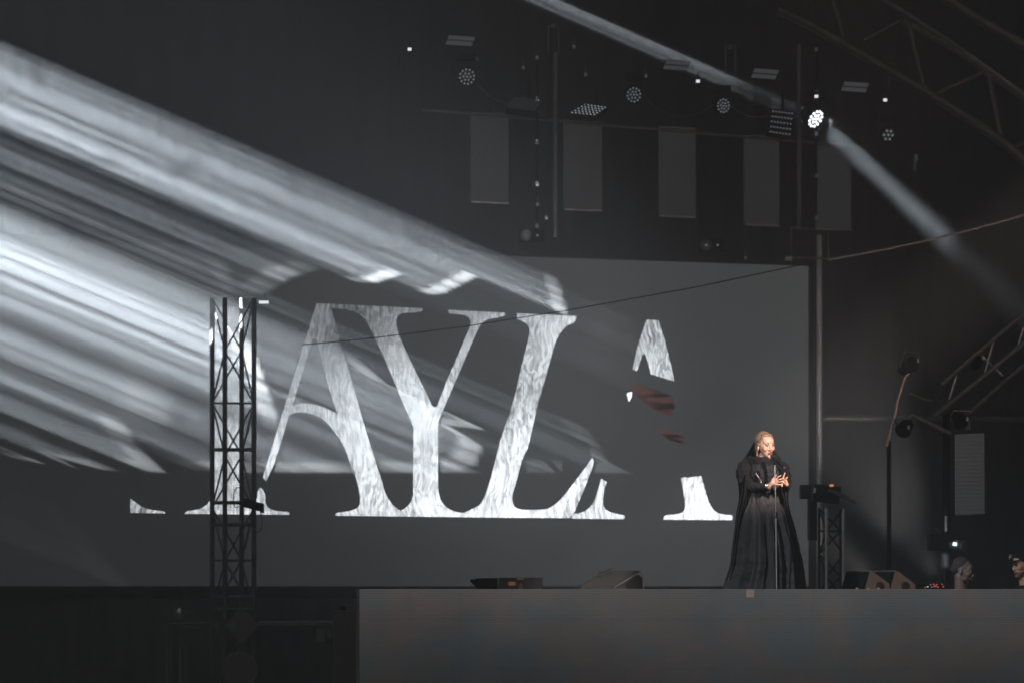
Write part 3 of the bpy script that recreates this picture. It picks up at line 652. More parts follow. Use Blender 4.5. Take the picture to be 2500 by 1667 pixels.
# ------------------------------------------------------------------ arched roof truss, upper right
rz = (1900, 0, 3.92)
ar = thing('arched_roof_truss', 'big arched roof truss crossing the upper right corner', 'roof truss', P(2300, 100, 30))
def ZP(reg, pts, Y): return [P(x, y, Y) for x, y in Z(reg, pts)]
lowc = [(0, 95), (300, 235), (640, 430), (1040, 660), (1500, 930), (1900, 1185), (2200, 1400), (2352, 1535), (2700, 1850)]
MB().tube(ZP(rz, lowc, 30), .060, 12).build('lower_chord', M['roof_tube'], ar)
MB().tube(ZP(rz, [(900, -60), (1140, 80), (1610, 375), (1920, 595), (2352, 905), (2700, 1170)], 30), .030, 10).build('upper_chord', M['dim_alu'], ar)
MB().tube(ZP(rz, [(1180, 190), (1700, 470), (2000, 690), (2352, 930), (2700, 1200)], 31.4), .05, 10).build('rear_chord', M['roof_tube'], ar)
for a, b in (((520, 0), (640, 400)), ((830, 380), (1200, 180)), ((1240, 200), (1400, 860)), ((1500, 900), (1960, 690)), ((2010, 700), (2140, 1350)), ((2240, 1420), (2600, 1270))):
    MB().tube([P(*Z(rz, [a])[0], 30.0), P(*Z(rz, [b])[0], 30.05)], .026, 8).build('brace', M['roof_tube'], ar)
pole('roof_edge_tube', 'roof edge tube crossing the topmost right corner', ZP(rz, [(1600, -20), (1850, 150), (2352, 430), (2700, 640)], 28.5), .06, M['roof_tube'])

# ------------------------------------------------------------------ raking truss and its lamps, right
zz = (2050, 760, 5.2267)
rk_t = thing('raking_truss', 'raking truss boom rising to the right edge behind the side lamps', 'truss', P(2310, 1000, 29))
MB().tube(ZP(zz, [(1300, 930), (1740, 545), (2352, 25), (2800, -350)], 29), .024, 8).build('upper_chord', M['dim_alu'], rk_t)
MB().tube(ZP(zz, [(1200, 1340), (1330, 1230), (1790, 860), (2352, 400), (2800, 30)], 29), .026, 8).build('lower_chord', M['dim_alu'], rk_t)
MB().tube(ZP(zz, [(1640, 1300), (2150, 850), (2352, 680), (2800, 290)], 29.5), .022, 8).build('rear_chord', M['dim_alu'], rk_t)
for a, b in (((1960, 390), (1850, 800)), ((2345, 210), (2280, 440)), ((1490, 820), (1400, 1120)), ((1820, 570), (2080, 820)), ((2700, -150), (2640, 120))):
    MB().tube(ZP(zz, [a, b], 29.1), .014, 6).build('brace', M['alu'], rk_t)
sm = thing('side_mast', 'dark mast carrying the raking truss and side lamps', 'mast', P(2310, 1437, 29.3)); sm.location.z = .36
MB().tube([Vector((sm.location.x, 29.3, .37)), P(2310, 1010, 29.3)], .045, 10).build('pole', M['black'], sm)
MB().tube([P(2310, 1258, 29.2), P(2310, 1296, 29.2)], .018, 8).build('bright_sleeve', M['steel'], sm)
MB().tube(ZP(zz, [(860, 1380), (930, 1330), (1000, 1360), (1300, 1500), (1420, 1560)], 29.2), .026, 8).build('arm', M['steel'], sm)
MB().tube(ZP(zz, [(1500, 1380), (1600, 1320), (1640, 1400), (1640, 1510)], 29.2), .03, 8).build('hook', M['dim_alu'], sm)
def par(label, c, aim, r=.09, L=.24, glint=None):
    aim = Vector(aim).normalized(); t = thing('side_lamp', label, 'stage light', c, 'small dark lamps on the right side')
    MB().lathe([(r * .5, -L), (r * .85, -L * .8), (r, -.03), (r * 1.1, 0), (r * .9, .005)], c, aim, 16).build('lamp_can', M['black'], t)
    s = aim.cross(Vector((0, 0, 1))).normalized(); MB().tube([c + s * r * 1.15 - aim * L * .5, c + s * r * 1.2 + Vector((0, 0, r * 1.5)), c - s * r * 1.2 + Vector((0, 0, r * 1.5)), c - s * r * 1.15 - aim * L * .5], .012, 6).build('yoke', M['dim_alu'], t)
    g_ = MB().obox(c + Vector((r * .5, -.12, r * .3)), (.012, 0, 0), (0, .01, 0), (0, 0, .022)); g_.build('latch', M['alu'], t, smooth=False)
par('dark side lamp at the top of the bent arm left of the raking truss', P(2228, 888, 29), (.6, -1, .3))
par('dark side lamp hanging at the crossing of tube and bent arm', P(2205, 1050, 29), (-.5, -1, -.6))
par('dark side lamp at the low end of the raking truss', P(2348, 1030, 29), (.3, -1, -.8))
par('dark side lamp clipped on the raking truss halfway up', P(2390, 880, 29), (.3, -1, .5), .06, .16)
tag(MB().tube(ZP(zz, [(880, 790), (830, 850), (735, 1150), (715, 1290), (680, 1400), (640, 1568), (600, 1720)], 29.1), .016, 8).build('bent_arm', M['alu']), 'thin bent arm hanging below the topmost side lamp', 'arm')
tag(MB().tube(ZP(zz, [(900, 1040), (1050, 1110), (1180, 1150)], 29.1), .016, 8).build('short_arm', M['dim_alu']), 'short sloping arm left of the raking truss foot', 'arm')
# side LED strip banner
t = thing('side_led_strip', 'narrow LED strip with fine horizontal lines hanging beside the right mast', 'LED strip', P(2368, 1058, 30))
MB().prism([P(2333, 1060, 30), P(2403, 1056, 30), P(2404, 1252, 30), P(2334, 1255, 30)], (0, .05, 0)).build('led_face', M['strip_side'], t, smooth=False)
MB().tube([P(2333, 1255, 29.98), P(2405, 1252, 29.98)], .012, 6).build('bottom_rail', M['alu'], t)
MB().tube([P(2368, 1058, 30.02), P(2368, 1024, 30.02)], .012, 6).build('hanger', M['black'], t)

# cables across the stage
def sag(a, b, s, n=14): return [a.lerp(b, i / n) - Vector((0, 0, s * 4 * (i / n) * (1 - i / n))) for i in range(n + 1)]
tag(MB().tube([P(1955, 647, 33), P(1700, 701, 33), P(1389, 757, 33), P(1148, 795, 33), P(935, 822, 33), P(800, 836, 33), P(738, 841, 33)], .0065, 6).build('long_cable', M['black']), 'long thin black cable slanting across the video screen in front of the letters', 'cable')
tag(MB().tube(sag(P(2022, 634, 34), P(2560, 507, 34), .06), .017, 6).build('guy_wire', M['alu']), 'pale wire rising from the pole bracket to the right edge', 'wire')

# ------------------------------------------------------------------ small truss stand with a covered follow spot on top
t = thing('truss_stand', 'short upright truss stand right of the bright pole', 'truss stand', P(2035, 1437, 31)); t.location.z = DZ
c4 = [(2018, 31), (2059, 31), (2052, 31.3), (2000, 31.4)]
c0 = [Vector(((x - CX) / F * y, y, DZ + .01)) for x, y in c4]; c1 = [Vector(((x - CX) / F * y, y, P(0, 1240, y).z)) for x, y in c4]
ch, br = truss_mb(c0, c1, .020, .27, .012)
MB().tube([c0[0], c1[0]], .021, 8).tube([c0[1], c1[1]], .021, 8).build('front_chords', M['alu'], t)
MB().tube([c0[2], c1[2]], .018, 8).tube([c0[3], c1[3]], .018, 8).build('rear_chords', M['black'], t); br.build('braces', M['black'], t)
hl = MB().tube([c1[0], c1[1]], .02, 8); hl.build('top_bar', M['dim_alu'], t)
t = thing('follow_spot_lamp', 'black follow spot with an orange label on top of the truss stand', 'stage light', P(2020, 1240, 31))
MB().obox(P(2016, 1205, 30.9), (.17, 0, -.02), (0, .12, 0), (.012, 0, .105)).build('lamp_body', M['black'], t, smooth=False)
MB().tube([P(2022, 1196, 30.7), P(2050, 1206, 30.7), P(2090, 1228, 30.7)], [.02, .03, .018], 8).build('handle', M['dim_alu'], t)
MB().obox(P(2030, 1184, 30.74), (.024, 0, 0), (0, .004, 0), (0, 0, .014)).build('label_plate', emis('glowing_orange_label', (1, .33, .10), .8), t, smooth=False)  # orange label with an added glow, no lamp behind it
MB().obox(P(1989, 1196, 30.74), (.012, 0, 0), (0, .01, 0), (0, 0, .03)).build('latch', M['steel'], t, smooth=False)
tag(MB().obox(P(1983, 1262, 32), (.05, 0, 0), (0, .12, 0), (0, 0, .30)).obox(P(1972, 1200, 32), (.10, 0, 0), (0, .1, 0), (0, 0, .09)).build('monitor_stand', M['black'], smooth=False), 'black equipment stand between the singer and the bright pole', 'equipment stand')

# ------------------------------------------------------------------ things on the deck
def wedge(label, dx):
    Y = 25.7; pts = [P(2176 + dx, 1437, Y), P(2186 + dx, 1393, Y), P(2192 + dx, 1393, Y), P(2234 + dx, 1425, Y), P(2234 + dx, 1437, Y)]
    pts[0].z = DZ + .005; pts[-1].z = DZ + .005; pts[0].x -= .05
    t = thing('floor_monitor', label, 'floor monitor', Vector((pts[0].x, Y, DZ)), 'wedge floor monitors at the right of the stage')
    d = Vector((-.205, .34, 0)); MB().prism(pts, d).build('cabinet', M['dark'], t, smooth=False)
    n_ = (pts[1] - pts[0]).cross(d).normalized()
    if n_.x > 0: n_ = -n_
    MB().prism([pts[0] + d * .05 + Vector((0, 0, .03)), pts[1] + d * .05 - Vector((0, 0, .012)), pts[1] + d * .95 - Vector((0, 0, .012)), pts[0] + d * .95 + Vector((0, 0, .03))], n_ * .012).build('grille', M['black'], t, smooth=False)
    e = Vector((0, -.006, 0)); sp = MB().prism([p + e for p in pts], (0, .004, 0)); side = sp.build('side_panel', M['lit_side'], t, smooth=False)
    MB().lathe([(.045, 0), (.045, .004), (.03, .006)], P(2210 + dx, 1429, Y) - Vector((0, .009, 0)), (0, -1, 0), 16).build('handle_recess', M['eye'], t)
    MB().tube([pts[1] - e * 0, pts[1] + d], .008, 6).build('corner_trim', M['steel'], t)
wedge('right wedge floor monitor with its lit side coloured brown and round handle hole', 0)
wedge('left wedge floor monitor, half hidden behind its twin', -62)
# low box with orange labels
Yb = 29.0
t = thing('smoke_machine', 'low black smoke machine with orange warning labels on the stage floor', 'smoke machine', P(1236, 1437, Yb)); t.location.z = DZ
a, b = P(1217, 1409, Yb), P(1325, 1437, Yb); MB().box((a.x, Yb, DZ + .003), (b.x, Yb + .4, a.z)).build('cabinet', M['dark'], t, smooth=False)
pts = [P(1215, 1409.5, Yb), P(1163, 1410.5, Yb), P(1161, 1413, Yb), P(1149, 1413.5, Yb), P(1148, 1419, Yb), P(1164, 1434, Yb), P(1166, 1460, Yb), P(1215, 1460, Yb)]
MB().prism([p + Vector((0, .03, 0)) for p in pts], (0, .33, 0)).build('nozzle_end', M['black'], t, smooth=False)
def plate(name, x0, y0, x1, y1, Y, m, par): a, b = P(x0, y0, Y), P(x1, y1, Y); return MB().box((a.x, Y - .004, b.z), (b.x, Y - .0005, a.z)).build(name, m, par, smooth=False)
M['dull_orange'] = mat('self_lit_orange_label', (.60, .22, .08), .6, em=(1, .35, .12), es=.10)  # printed orange labels, given a faint glow of their own
plate('warning_label', 1241, 1419, 1259, 1428, Yb, M['dull_orange'], t); plate('text_label', 1262, 1410.5, 1279, 1413.5, Yb, M['dull_orange'], t); plate('rating_plate', 1266, 1432.5, 1276, 1437, Yb, M['labelgrey'], t)
tr = [P(1271, 1422.5, Yb) - Vector((0, .004, 0)), P(1275.5, 1430.5, Yb) - Vector((0, .004, 0)), P(1266.5, 1430.5, Yb) - Vector((0, .004, 0))]
MB().tube(tr + tr[:1], .0028, 5).tube([P(1271, 1425.5, Yb) - Vector((0, .004, 0)), P(1271, 1428.5, Yb) - Vector((0, .004, 0))], .0024, 5).build('warning_triangle', M['dull_orange'], t)
# floor uplight with roll
t = thing('floor_uplight', 'tilted grey floor uplight with a rolled cloth and a rounded black end', 'floor light', P(1490, 1437, Yb)); t.location.z = DZ
pts = [P(1408, 1437, Yb), P(1462, 1402, Yb), P(1500, 1392, Yb), P(1562, 1392, Yb), P(1526, 1437, Yb), P(1526, 1462, Yb), P(1408, 1462, Yb)]
MB().prism(pts, (0, .3, 0)).build('lamp_body', M['grey_cloth'], t, smooth=False)
pts = [P(1526, 1462, Yb), P(1526, 1425, Yb), P(1535, 1414, Yb), P(1560, 1402, Yb), P(1570, 1412, Yb), P(1574, 1462, Yb)]
MB().prism([p - Vector((0, .02, 0)) for p in pts], (0, .3, 0)).build('end_cap', M['black'], t, smooth=False)
MB().tube([P(1500, 1433, Yb - .05), P(1535, 1412, Yb - .05), P(1563, 1394, Yb - .05)], .007, 6).build('edge_rail', M['steel'], t)
MB().tube([P(1563, 1394, Yb - .05), P(1570, 1402, Yb - .05), P(1571, 1437, Yb - .05)], .009, 6).build('strap', M['alu'], t)
tag(MB().cap(P(1466, 1402, Yb - .02), P(1497, 1391, Yb - .02), .040, .028).build('rolled_cloth', M['dark']), 'dark rolled cloth lying on the tilted floor uplight', 'cloth')
# control surface with red lights
t = thing('control_desk', 'low mixing desk with red and white indicator lights beside the crouching bearded man', 'mixing desk', P(2280, 1437, 25.6)); t.location.z = DZ - .6
a = P(2246, 1430, 25.6); b = P(2318, 1437, 25.6)
MB().prism([Vector((a.x, 25.5, CZ + .008)), Vector((b.x, 25.5, CZ + .008)), Vector((b.x, 25.5, CZ - .08)), Vector((a.x, 25.5, CZ - .08))], (0, .35, .04)).build('desk_top', M['black'], t, smooth=False)
MB().tube([Vector((a.x + .05, 25.65, .37)), Vector((a.x + .05, 25.65, CZ - .08))], .02).tube([Vector((b.x - .05, 25.65, .37)), Vector((b.x - .05, 25.65, CZ - .08))], .02).build('legs', M['black'], t)
for i, (x, y, m_) in enumerate([(2259, 1433, 'amber_led'), (2265, 1431, 'led_mid'), (2275, 1432, 'led_dim'), (2283, 1430, 'red_led'), (2290, 1432, 'red_led'), (2272, 1426, 'led_dim'), (2280, 1425, 'red_led'), (2287, 1426, 'led_dim'), (2303, 1431, 'red_led'), (2300, 1425, 'amber_led')]):
    c = P(x, y, 25.46); MB().ball(c, (.010 if i != 3 else .02, .006, .008), 8, 6).build('indicator', M[m_], t)
for x, lab in ((2120, 'middle one of the tiny amber cue lights on the stage edge'), (2145, 'rightmost tiny amber cue light on the stage edge, under the right monitor'), (2092, 'leftmost tiny amber cue light on the stage edge, under the left monitor')):
    tag(MB().obox(P(x, 1435.5, 24.6), (.012, 0, 0), (0, .01, 0), (0, 0, .010)).build('cue_light', M['amber_led'], smooth=False), lab, 'cue light', 'tiny amber cue lights on the stage edge')
tag(MB().prism([P(1857, 1426, 25.6), P(1867, 1426, 25.6), P(1865, 1431, 25.6), P(1861, 1433, 25.6)], (0, .03, 0)).build('floor_glint', M['labelgrey'], smooth=False), 'small white tape marker on the floor at the right of the skirt', 'marker') if False else None

# robotic camera
t = thing('robotic_camera', 'black remote camera with a bright square light on the right mast', 'camera', P(2310, 1330, 28.6))
MB().obox(P(2303, 1312, 28.6), (.17, 0, .01), (0, .12, 0), (-.01, 0, .05)).obox(P(2290, 1330, 28.6), (.11, 0, 0), (0, .1, 0), (0, 0, .06)).build('camera_body', M['black'], t, smooth=False)
MB().lathe([(.05, 0), (.06, .04), (.06, .16), (.07, .2)], P(2318, 1328, 28.55), (.8, -.6, -.1), 16).build('lens_hood', M['dim_alu'], t)
MB().obox(P(2331, 1327, 28.35), (.024, 0, -.004), (0, .006, 0), (.004, 0, .020)).build('tally_light', emis('tally', (.8, .9, 1), 1.5), t, smooth=False)
MB().lathe([(.055, 0), (.05, .05), (.052, .17)], P(2309, 1386, 28.6), (0, 0, 1), 16).build('column', M['dim_alu'], t)
MB().obox(P(2325, 1389, 28.5), (.035, 0, 0), (0, .02, 0), (0, 0, .018)).build('plate', M['pane'], t, smooth=False)
MB().tube([P(2285, 1290, 28.5), P(2291, 1300, 28.5), P(2300, 1306, 28.5)], .014, 6).build('handle', M['dim_alu'], t)
MB().tube([P(2309, 1386, 28.6), Vector((P(2309, 0, 28.6).x, 28.6, .37))], .05).build('pedestal', M['black'], t)

# ------------------------------------------------------------------ lower left clutter
tag(MB().tube([P(630, 1519, 33.0), P(812, 1519, 32.9)], .02, 8).tube([P(630, 1524, 33.0), P(812, 1524, 32.9)], .014, 8).build('guard_rail', M['dim_alu']), 'grey double guard rail between the truss tower and the tall black case', 'rail')
tag(MB().tube([P(420, 1521, 33.0), P(506, 1520, 33.0)], .012, 8).tube([P(440, 1527, 33), P(500, 1534, 33)], .010, 8).build('low_rail', M['dim_alu']), 'thin low rail left of the truss tower', 'rail')
t = thing('tall_case', 'tall black flight case stack at the left end of the LED fascia', 'flight case', P(843, 1437, 25.5)); t.location.z = 0
a, b = P(813, 1491, 25.4), P(872, 1491, 25.4); MB().box((a.x, 25.4, .01), (b.x, 25.9, a.z)).build('case_body', M['dark'], t, smooth=False)
MB().tube([a + Vector((.01, -.005, .002)), b + Vector((0, -.005, .002))], .006, 6).build('lid_edge', M['steel'], t)
MB().box((a.x + .07, 25.5, a.z), (a.x + .12, 25.6, a.z + .05)).build('knob', M['black'], t, smooth=False)
MB().tube([Vector((a.x + .004, 25.395, .02)), Vector((a.x + .004, 25.395, a.z))], .006, 6).build('corner_strip', M['dim_alu'], t)
t = thing('backstage_window', 'small pale two-pane window under the guard rail', 'window', P(790, 1550, 33.5))
for x0, x1, y1 in ((771, 793, 1567), (797, 810, 1556)): plate('pane', x0, 1534, x1, y1, 33.4, M['pane'], t)
a, b = P(767, 1531, 33.42), P(814, 1570, 33.42); MB().box((a.x, 33.42, b.z), (b.x, 33.5, a.z)).build('frame', M['black'], t, smooth=False)
for i, x in enumerate((408, 418, 441, 453)):
    tag(MB().tube([Vector((P(x, 0, 32.5).x, 32.5 + .05 * (i % 2), .01)), P(x, 1562 + 4 * i, 32.5 + .05 * (i % 2))], .016, 8).build('stored_pipe', M['dim_alu']), ['outermost of the dull upright pipes at the lower left', 'second dull upright pipe from the left edge', 'third dull upright pipe from the left edge', 'dull upright pipe nearest the truss tower'][i], 'pipe', 'upright pipes stored at the lower left')

# ================================================================== people
def frame_at(c, yaw, pitch=0, roll=0, s=1.):
    return Matrix.Translation(c) @ Matrix.Rotation(yaw, 4, 'Z') @ Matrix.Rotation(pitch, 4, 'X') @ Matrix.Rotation(roll, 4, 'Y') @ Matrix.Scale(s, 4)
def head_forms(jaw=1.0):
    m = MB()
    m.ball((0, .022, .048), (.074, .093, .082), 24, 16)
    m.ball((0, -.018, .0), (.064, .070, .088), 24, 16)
    m.ball((0, -.030, -.055), (.048 * jaw, .052, .048), 20, 12)
    m.ball((0, -.068, -.094), (.021 * jaw, .020, .019), 14, 10)
    m.ball((0, -.052, .045), (.056, .036, .044), 18, 12)
    for s in (-1, 1):
        m.ball((s * .034, -.054, -.014), (.027, .028, .032), 14, 10)
        m.ball((s * .076, .012, -.008), (.010, .020, .032), 12, 8)
        m.ball((s * .028, -.080, .022), (.022, .009, .006), 12, 8)
        m.ball((s * .011, -.094, -.030), (.009, .011, .008), 10, 8)
    m.cap((0, -.086, .012), (0, -.104, -.026), .0085, .0125, 12)
    m.ball((0, -.086, -.056), (.024, .012, .0115), 14, 8)
    return m
def add_face(root, T, lipm, brow, mouth_open=.3, skinm=None):
    for s in (-1, 1):
        MB().ball((s * .029, -.0795, .006), (.0145, .009, .0075), 12, 8).xf(T).build('eye', M['eyewhite'], root)
        MB().ball((s * .031, -.0862, .0055), (.0065, .004, .0060), 10, 6).xf(T).build('iris', M['eye'], root)
        MB().tube([T @ Vector(p) for p in ((s * .013, -.0905, .012), (s * .029, -.0915, .0155), (s * .044, -.082, .011))], .0026, 6).build('eyelash', M['eye'], root)
        MB().tube([T @ Vector(p) for p in ((s * .013, -.092, .0285), (s * .030, -.091, .032), (s * .049, -.078, .027))], [.0028, .0032, .0018], 6).build('eyebrow', brow, root)
    MB().ball((0, -.0955, -.0515), (.021, .0065, .0055), 12, 8).ball((0, -.0945, -.0645), (.018, .0065, .006), 12, 8).xf(T).build('lips', lipm, root)
    if mouth_open: MB().ball((0, -.0985, -.0575), (.014, .0035, .0045), 10, 6).xf(T).build('mouth', M['eye'], root)

# ---- the singer
z3 = (1720, 1020, 7.129)
def SG(zx, zy, dy=0.): return P(1720 + zx / 7.129, 1020 + zy / 7.129, SY + dy)
FLOOR = DZ
sg = thing('person', 'singer in a long black gown and veil at a microphone stand, hands held together', 'person', Vector((SG(1020, 0).x, SY, FLOOR)))
cx = SG(1010, 0).x
HT = frame_at(SG(1062, 492, -.02), R(25), R(4), R(-4), 1.12)
bm = head_forms(.92).xf(HT)
hip = Vector((cx, SY + .04, FLOOR + .93)); chest = Vector((cx + .005, SY + .03, FLOOR + 1.27)); neck0 = Vector((cx + .005, SY + .03, FLOOR + 1.44))
bm.cap(neck0, HT @ Vector((0, .015, -.05)), .052, .050, 14)
bm.ball(chest, (.155, .105, .16)); bm.ball((chest + hip) / 2, (.125, .095, .17)); bm.ball(hip, (.165, .12, .14))
shL, shR = Vector((cx - .165, SY + .05, FLOOR + 1.385)), Vector((cx + .185, SY + .00, FLOOR + 1.375))
bm.cap(shL, shR, .055); bm.cap(neck0, chest, .06, .09)
elL, elR = SG(735, 1215, .02), SG(1420, 1190, -.06)
wrL, wrR = SG(1118, 1188, -.27), SG(1425, 1150, -.30)
bm.cap(shL, elL, .046, .038); bm.cap(elL, wrL, .038, .024); bm.cap(shR, elR, .044, .036); bm.cap(elR, wrR, .034, .023)
for s, x in ((-1, -.09), (1, .10)):
    kn = Vector((cx + x, SY + .02, FLOOR + .50)); an = Vector((cx + x, SY + .05, FLOOR + .09))
    bm.cap(hip + Vector((x * .9, 0, 0)), kn, .078, .052); bm.cap(kn, an, .052, .032); bm.cap(an, an + Vector((.02, -.17, -.055)), .032, .024)
# hands: palm, four bent fingers, thumb
def hand(mb, wrist, palm, fingers, thumb, r=.0085):
    wrist, palm = Vector(wrist), Vector(palm)
    mb.cap(wrist, palm, .022, .026)
    for ch_ in fingers:
        ch_ = [Vector(p) for p in ch_]; mb.cap(palm, ch_[0], .018, r * 1.25, 8)
        for i in range(len(ch_) - 1): mb.cap(ch_[i], ch_[i + 1], r * (1.08 - .12 * i), r * (1. - .12 * i), 8)
    ch_ = [Vector(p) for p in thumb]
    for i in range(len(ch_) - 1): mb.cap(ch_[i], ch_[i + 1], r * (1.5 - .25 * i), r * (1.25 - .2 * i), 8)
hand(bm, wrL, SG(1190, 1120, -.30), [
    [SG(1235, 1068, -.31), SG(1290, 1018, -.33), SG(1330, 998, -.34)],
    [SG(1245, 1095, -.31), SG(1310, 1062, -.345), SG(1358, 1050, -.345)],
    [SG(1245, 1124, -.31), SG(1310, 1110, -.35), SG(1362, 1098, -.35)],
    [SG(1235, 1152, -.31), SG(1295, 1158, -.34), SG(1345, 1150, -.34)]],
    [SG(1180, 1085, -.29), SG(1215, 1030, -.30), SG(1252, 985, -.31)])
hand(bm, wrR, SG(1395, 1090, -.31), [
    [SG(1370, 1050, -.30), SG(1378, 1000, -.30), SG(1398, 952, -.30)],
    [SG(1395, 1070, -.33), SG(1420, 1048, -.35), SG(1442, 1028, -.35)],
    [SG(1388, 1100, -.33), SG(1408, 1092, -.36), SG(1430, 1080, -.36)],
    [SG(1375, 1120, -.33), SG(1375, 1125, -.36), SG(1388, 1130, -.36)]],
    [SG(1370, 1110, -.32), SG(1352, 1145, -.34), SG(1350, 1185, -.35)])
body = remesh_build(bm, 'body', M['skin'], sg, .0042, 2, soften=(HT, 5))
add_face(sg, HT, M['lips'], M['brow'])
# hair: swept back, parted, tied at the nape, with a loose lock
hb = MB(); hb.ball((0, .036, .055), (.081, .092, .086), 24, 16).ball((0, .078, .018), (.066, .05, .07)).ball((0, -.022, .100), (.056, .036, .022))
for s in (-1, 1):
    hb.cap((s * .052, -.036, .082), (s * .070, -.004, .030), .012, .013); hb.cap((s * .075, .0, .02), (s * .068, .05, -.03), .016, .018)
hb.cap((0, .098, -.01), (.0, .10, -.10), .035, .026)
hb.cap((-.066, .045, -.03), (-.06, .05, -.13), .014, .008)
hb.xf(HT); hr = remesh_build(hb, 'hair', M['hair'], sg, .005, 1)
dsp = hr.data; 
for v_ in dsp.vertices:
    l = HT.inverted() @ (v_.co + parent_loc(sg)); ang = math.atan2(l.x, l.z - .02) * 26
    v_.co += v_.normal * .0009 * math.sin(ang + 3 * noise.noise(v_.co * 20))
lock = MB().tube([SG(885, 945, -.12), SG(930, 1010, -.15), SG(965, 1060, -.16), SG(985, 1110, -.16), SG(975, 1160, -.15)], [.002, .005, .006, .006, .002], 8)
lock.build('hair_lock', rough_mat('pale_hair', (.55, .42, .36), .3, 60, .45), sg)
# gown: one loft from collar to hem with gathered folds
z4 = (1720, 1200, 6.03)
def X4(zx): return P(1720 + zx / 6.03, 0, SY).x
def H3(zy): return CZ + (HY - (1020 + zy / 7.129)) / F * SY
def H4(zy): return CZ + (HY - (1200 + zy / 6.03)) / F * SY
rows = [  # height, left x, right x, depth half, folds
 (H3(690), X4(645+90), X4(955+0), .060, 0), (H3(730), SG(880, 0).x, SG(1190, 0).x, .075, 0), (H3(780), SG(770, 0).x, SG(1300, 0).x, .105, 0), (H3(880), SG(700, 0).x, SG(1370, 0).x, .13, 0),
 (H3(1010), SG(740, 0).x, SG(1350, 0).x, .145, 0), (H3(1200), SG(760, 0).x, SG(1330, 0).x, .13, 0), (H3(1360), SG(745, 0).x, SG(1330, 0).x, .125, .1), (H3(1480), SG(715, 0).x, SG(1370, 0).x, .14, .5),
 (H4(300), X4(545), X4(1235), .19, .8), (H4(500), X4(500), X4(1285), .23, 1), (H4(800), X4(450), X4(1365), .28, 1), (H4(1050), X4(415), X4(1410), .31, 1), (H4(1250), X4(350), X4(1440), .34, 1), (H4(1410), X4(285), X4(1462), .36, 1), (FLOOR + .02, X4(230), X4(1490), .39, 1)]
gn = MB(); nseg = 168; zs = [r_[0] for r_ in rows][::-1]
hs_ = []
NR = 90
for i in range(NR + 1):
    z = rows[0][0] + (rows[-1][0] - rows[0][0]) * i / NR
    l_, r_, d_, f_ = (float(np.interp(z, zs, [r[j] for r in rows][::-1])) for j in (1, 2, 3, 4)); hs_.append((z, l_, r_, d_, f_))
for z, l_, r_, d_, f_ in hs_:
    c = (l_ + r_) / 2; w = (r_ - l_) / 2
    for j in range(nseg):
        a = 2 * math.pi * j / nseg; low = max(0, (FLOOR + 1.02 - z)) 
        fold = f_ * (.030 * math.sin(a * 13 + 1.2 * math.sin(a * 3)) + .022 * math.sin(a * 23 + 2.1 + z * .8) + .012 * math.sin(a * 41 + 1)) * min(1, low / .5 + .25)
        wr = .006 * noise.noise(Vector((a * 3, z * 14, 1))) + .010 * noise.noise(Vector((a * 2, z * 5, 7)))
        k = 1 + fold / max(w, .1) * 1.1 + wr / max(w, .1)
        k = max(.6, k) if abs(math.cos(a)) < .95 else min(k, 1.03)
        gn.v.append(Vector((c + w * math.cos(a) * k, SY + .03 + d_ * math.sin(a) * (1 + fold / max(d_, .08) * .9 + wr / .1), z)))
for i in range(NR):
    for j in range(nseg): a = i * nseg + j; b = i * nseg + (j + 1) % nseg; gn.f.append((a, a + nseg, b + nseg, b))
gn.build('gown', M['skirt'], sg)
# bodice, puffed sleeves, cuffs, ruff
def lumpy(mb, name, m, amp, freq, vox=.008, par=sg):
    o = remesh_build(mb, name, m, par, vox, 1)
    for v_ in o.data.vertices:
        p = v_.co; v_.co += v_.normal * amp * (noise.noise(p * freq) + .6 * noise.noise(p * freq * 2.3 + Vector((5, 1, 2))))
    return o
lumpy(MB().ball(SG(705, 940, .02), (.095, .10, .125)).ball(SG(720, 1060, .0), (.088, .09, .085)).ball(SG(760, 820, .03), (.075, .09, .07)), 'puffed_sleeve', M['ruff'], .014, 26)
lumpy(MB().ball(SG(1385, 960, -.02), (.062, .09, .115)).ball(SG(1420, 1060, -.04), (.055, .08, .085)).ball(SG(1320, 850, .0), (.07, .09, .06)), 'puffed_sleeve', M['ruff'], .012, 26)
lumpy(MB().cap(SG(730, 1120, .0), SG(735, 1200, .02), .07, .058).cap(SG(735, 1205, .02), wrL + (elL - wrL) * .12, .056, .034), 'lower_sleeve', M['dress'], .008, 30, .007)
lumpy(MB().cap(SG(1430, 1100, -.05), elR, .055, .05).cap(elR, wrR + (elR - wrR) * .25, .048, .034), 'lower_sleeve', M['dress'], .007, 30, .007)
lumpy(MB().ball(SG(1030, 950, -.02), (.155, .135, .17)).ball(SG(1030, 1210, 0), (.135, .125, .16)).ball(SG(1030, 1380, .02), (.145, .125, .13)), 'bodice', M['dress'], .008, 30, .009)
rf = MB()
for i in range(26):
    a = 2 * math.pi * i / 26; rf.ball(SG(1020, 790, .0) + Vector((.135 * math.cos(a) * (1.0 if math.cos(a) < 0 else 1.15), .10 * math.sin(a), .012 * math.sin(5 * a) + .03 * math.cos(a) * -1)), (.036, .036, .045), 10, 7)
    rf.ball(SG(1020, 745, .0) + Vector((.075 * math.cos(a), .07 * math.sin(a), .006 * math.sin(7 * a))), (.026, .026, .030), 10, 7)
for i in range(14): 
    tt = i / 13; rf.ball(SG(1200 + 190 * tt, 640 + 290 * tt, -.03 - .04 * tt), (.040, .045, .040), 10, 7)
lumpy(rf, 'ruffled_collar', M['ruff'], .012, 45, .008)
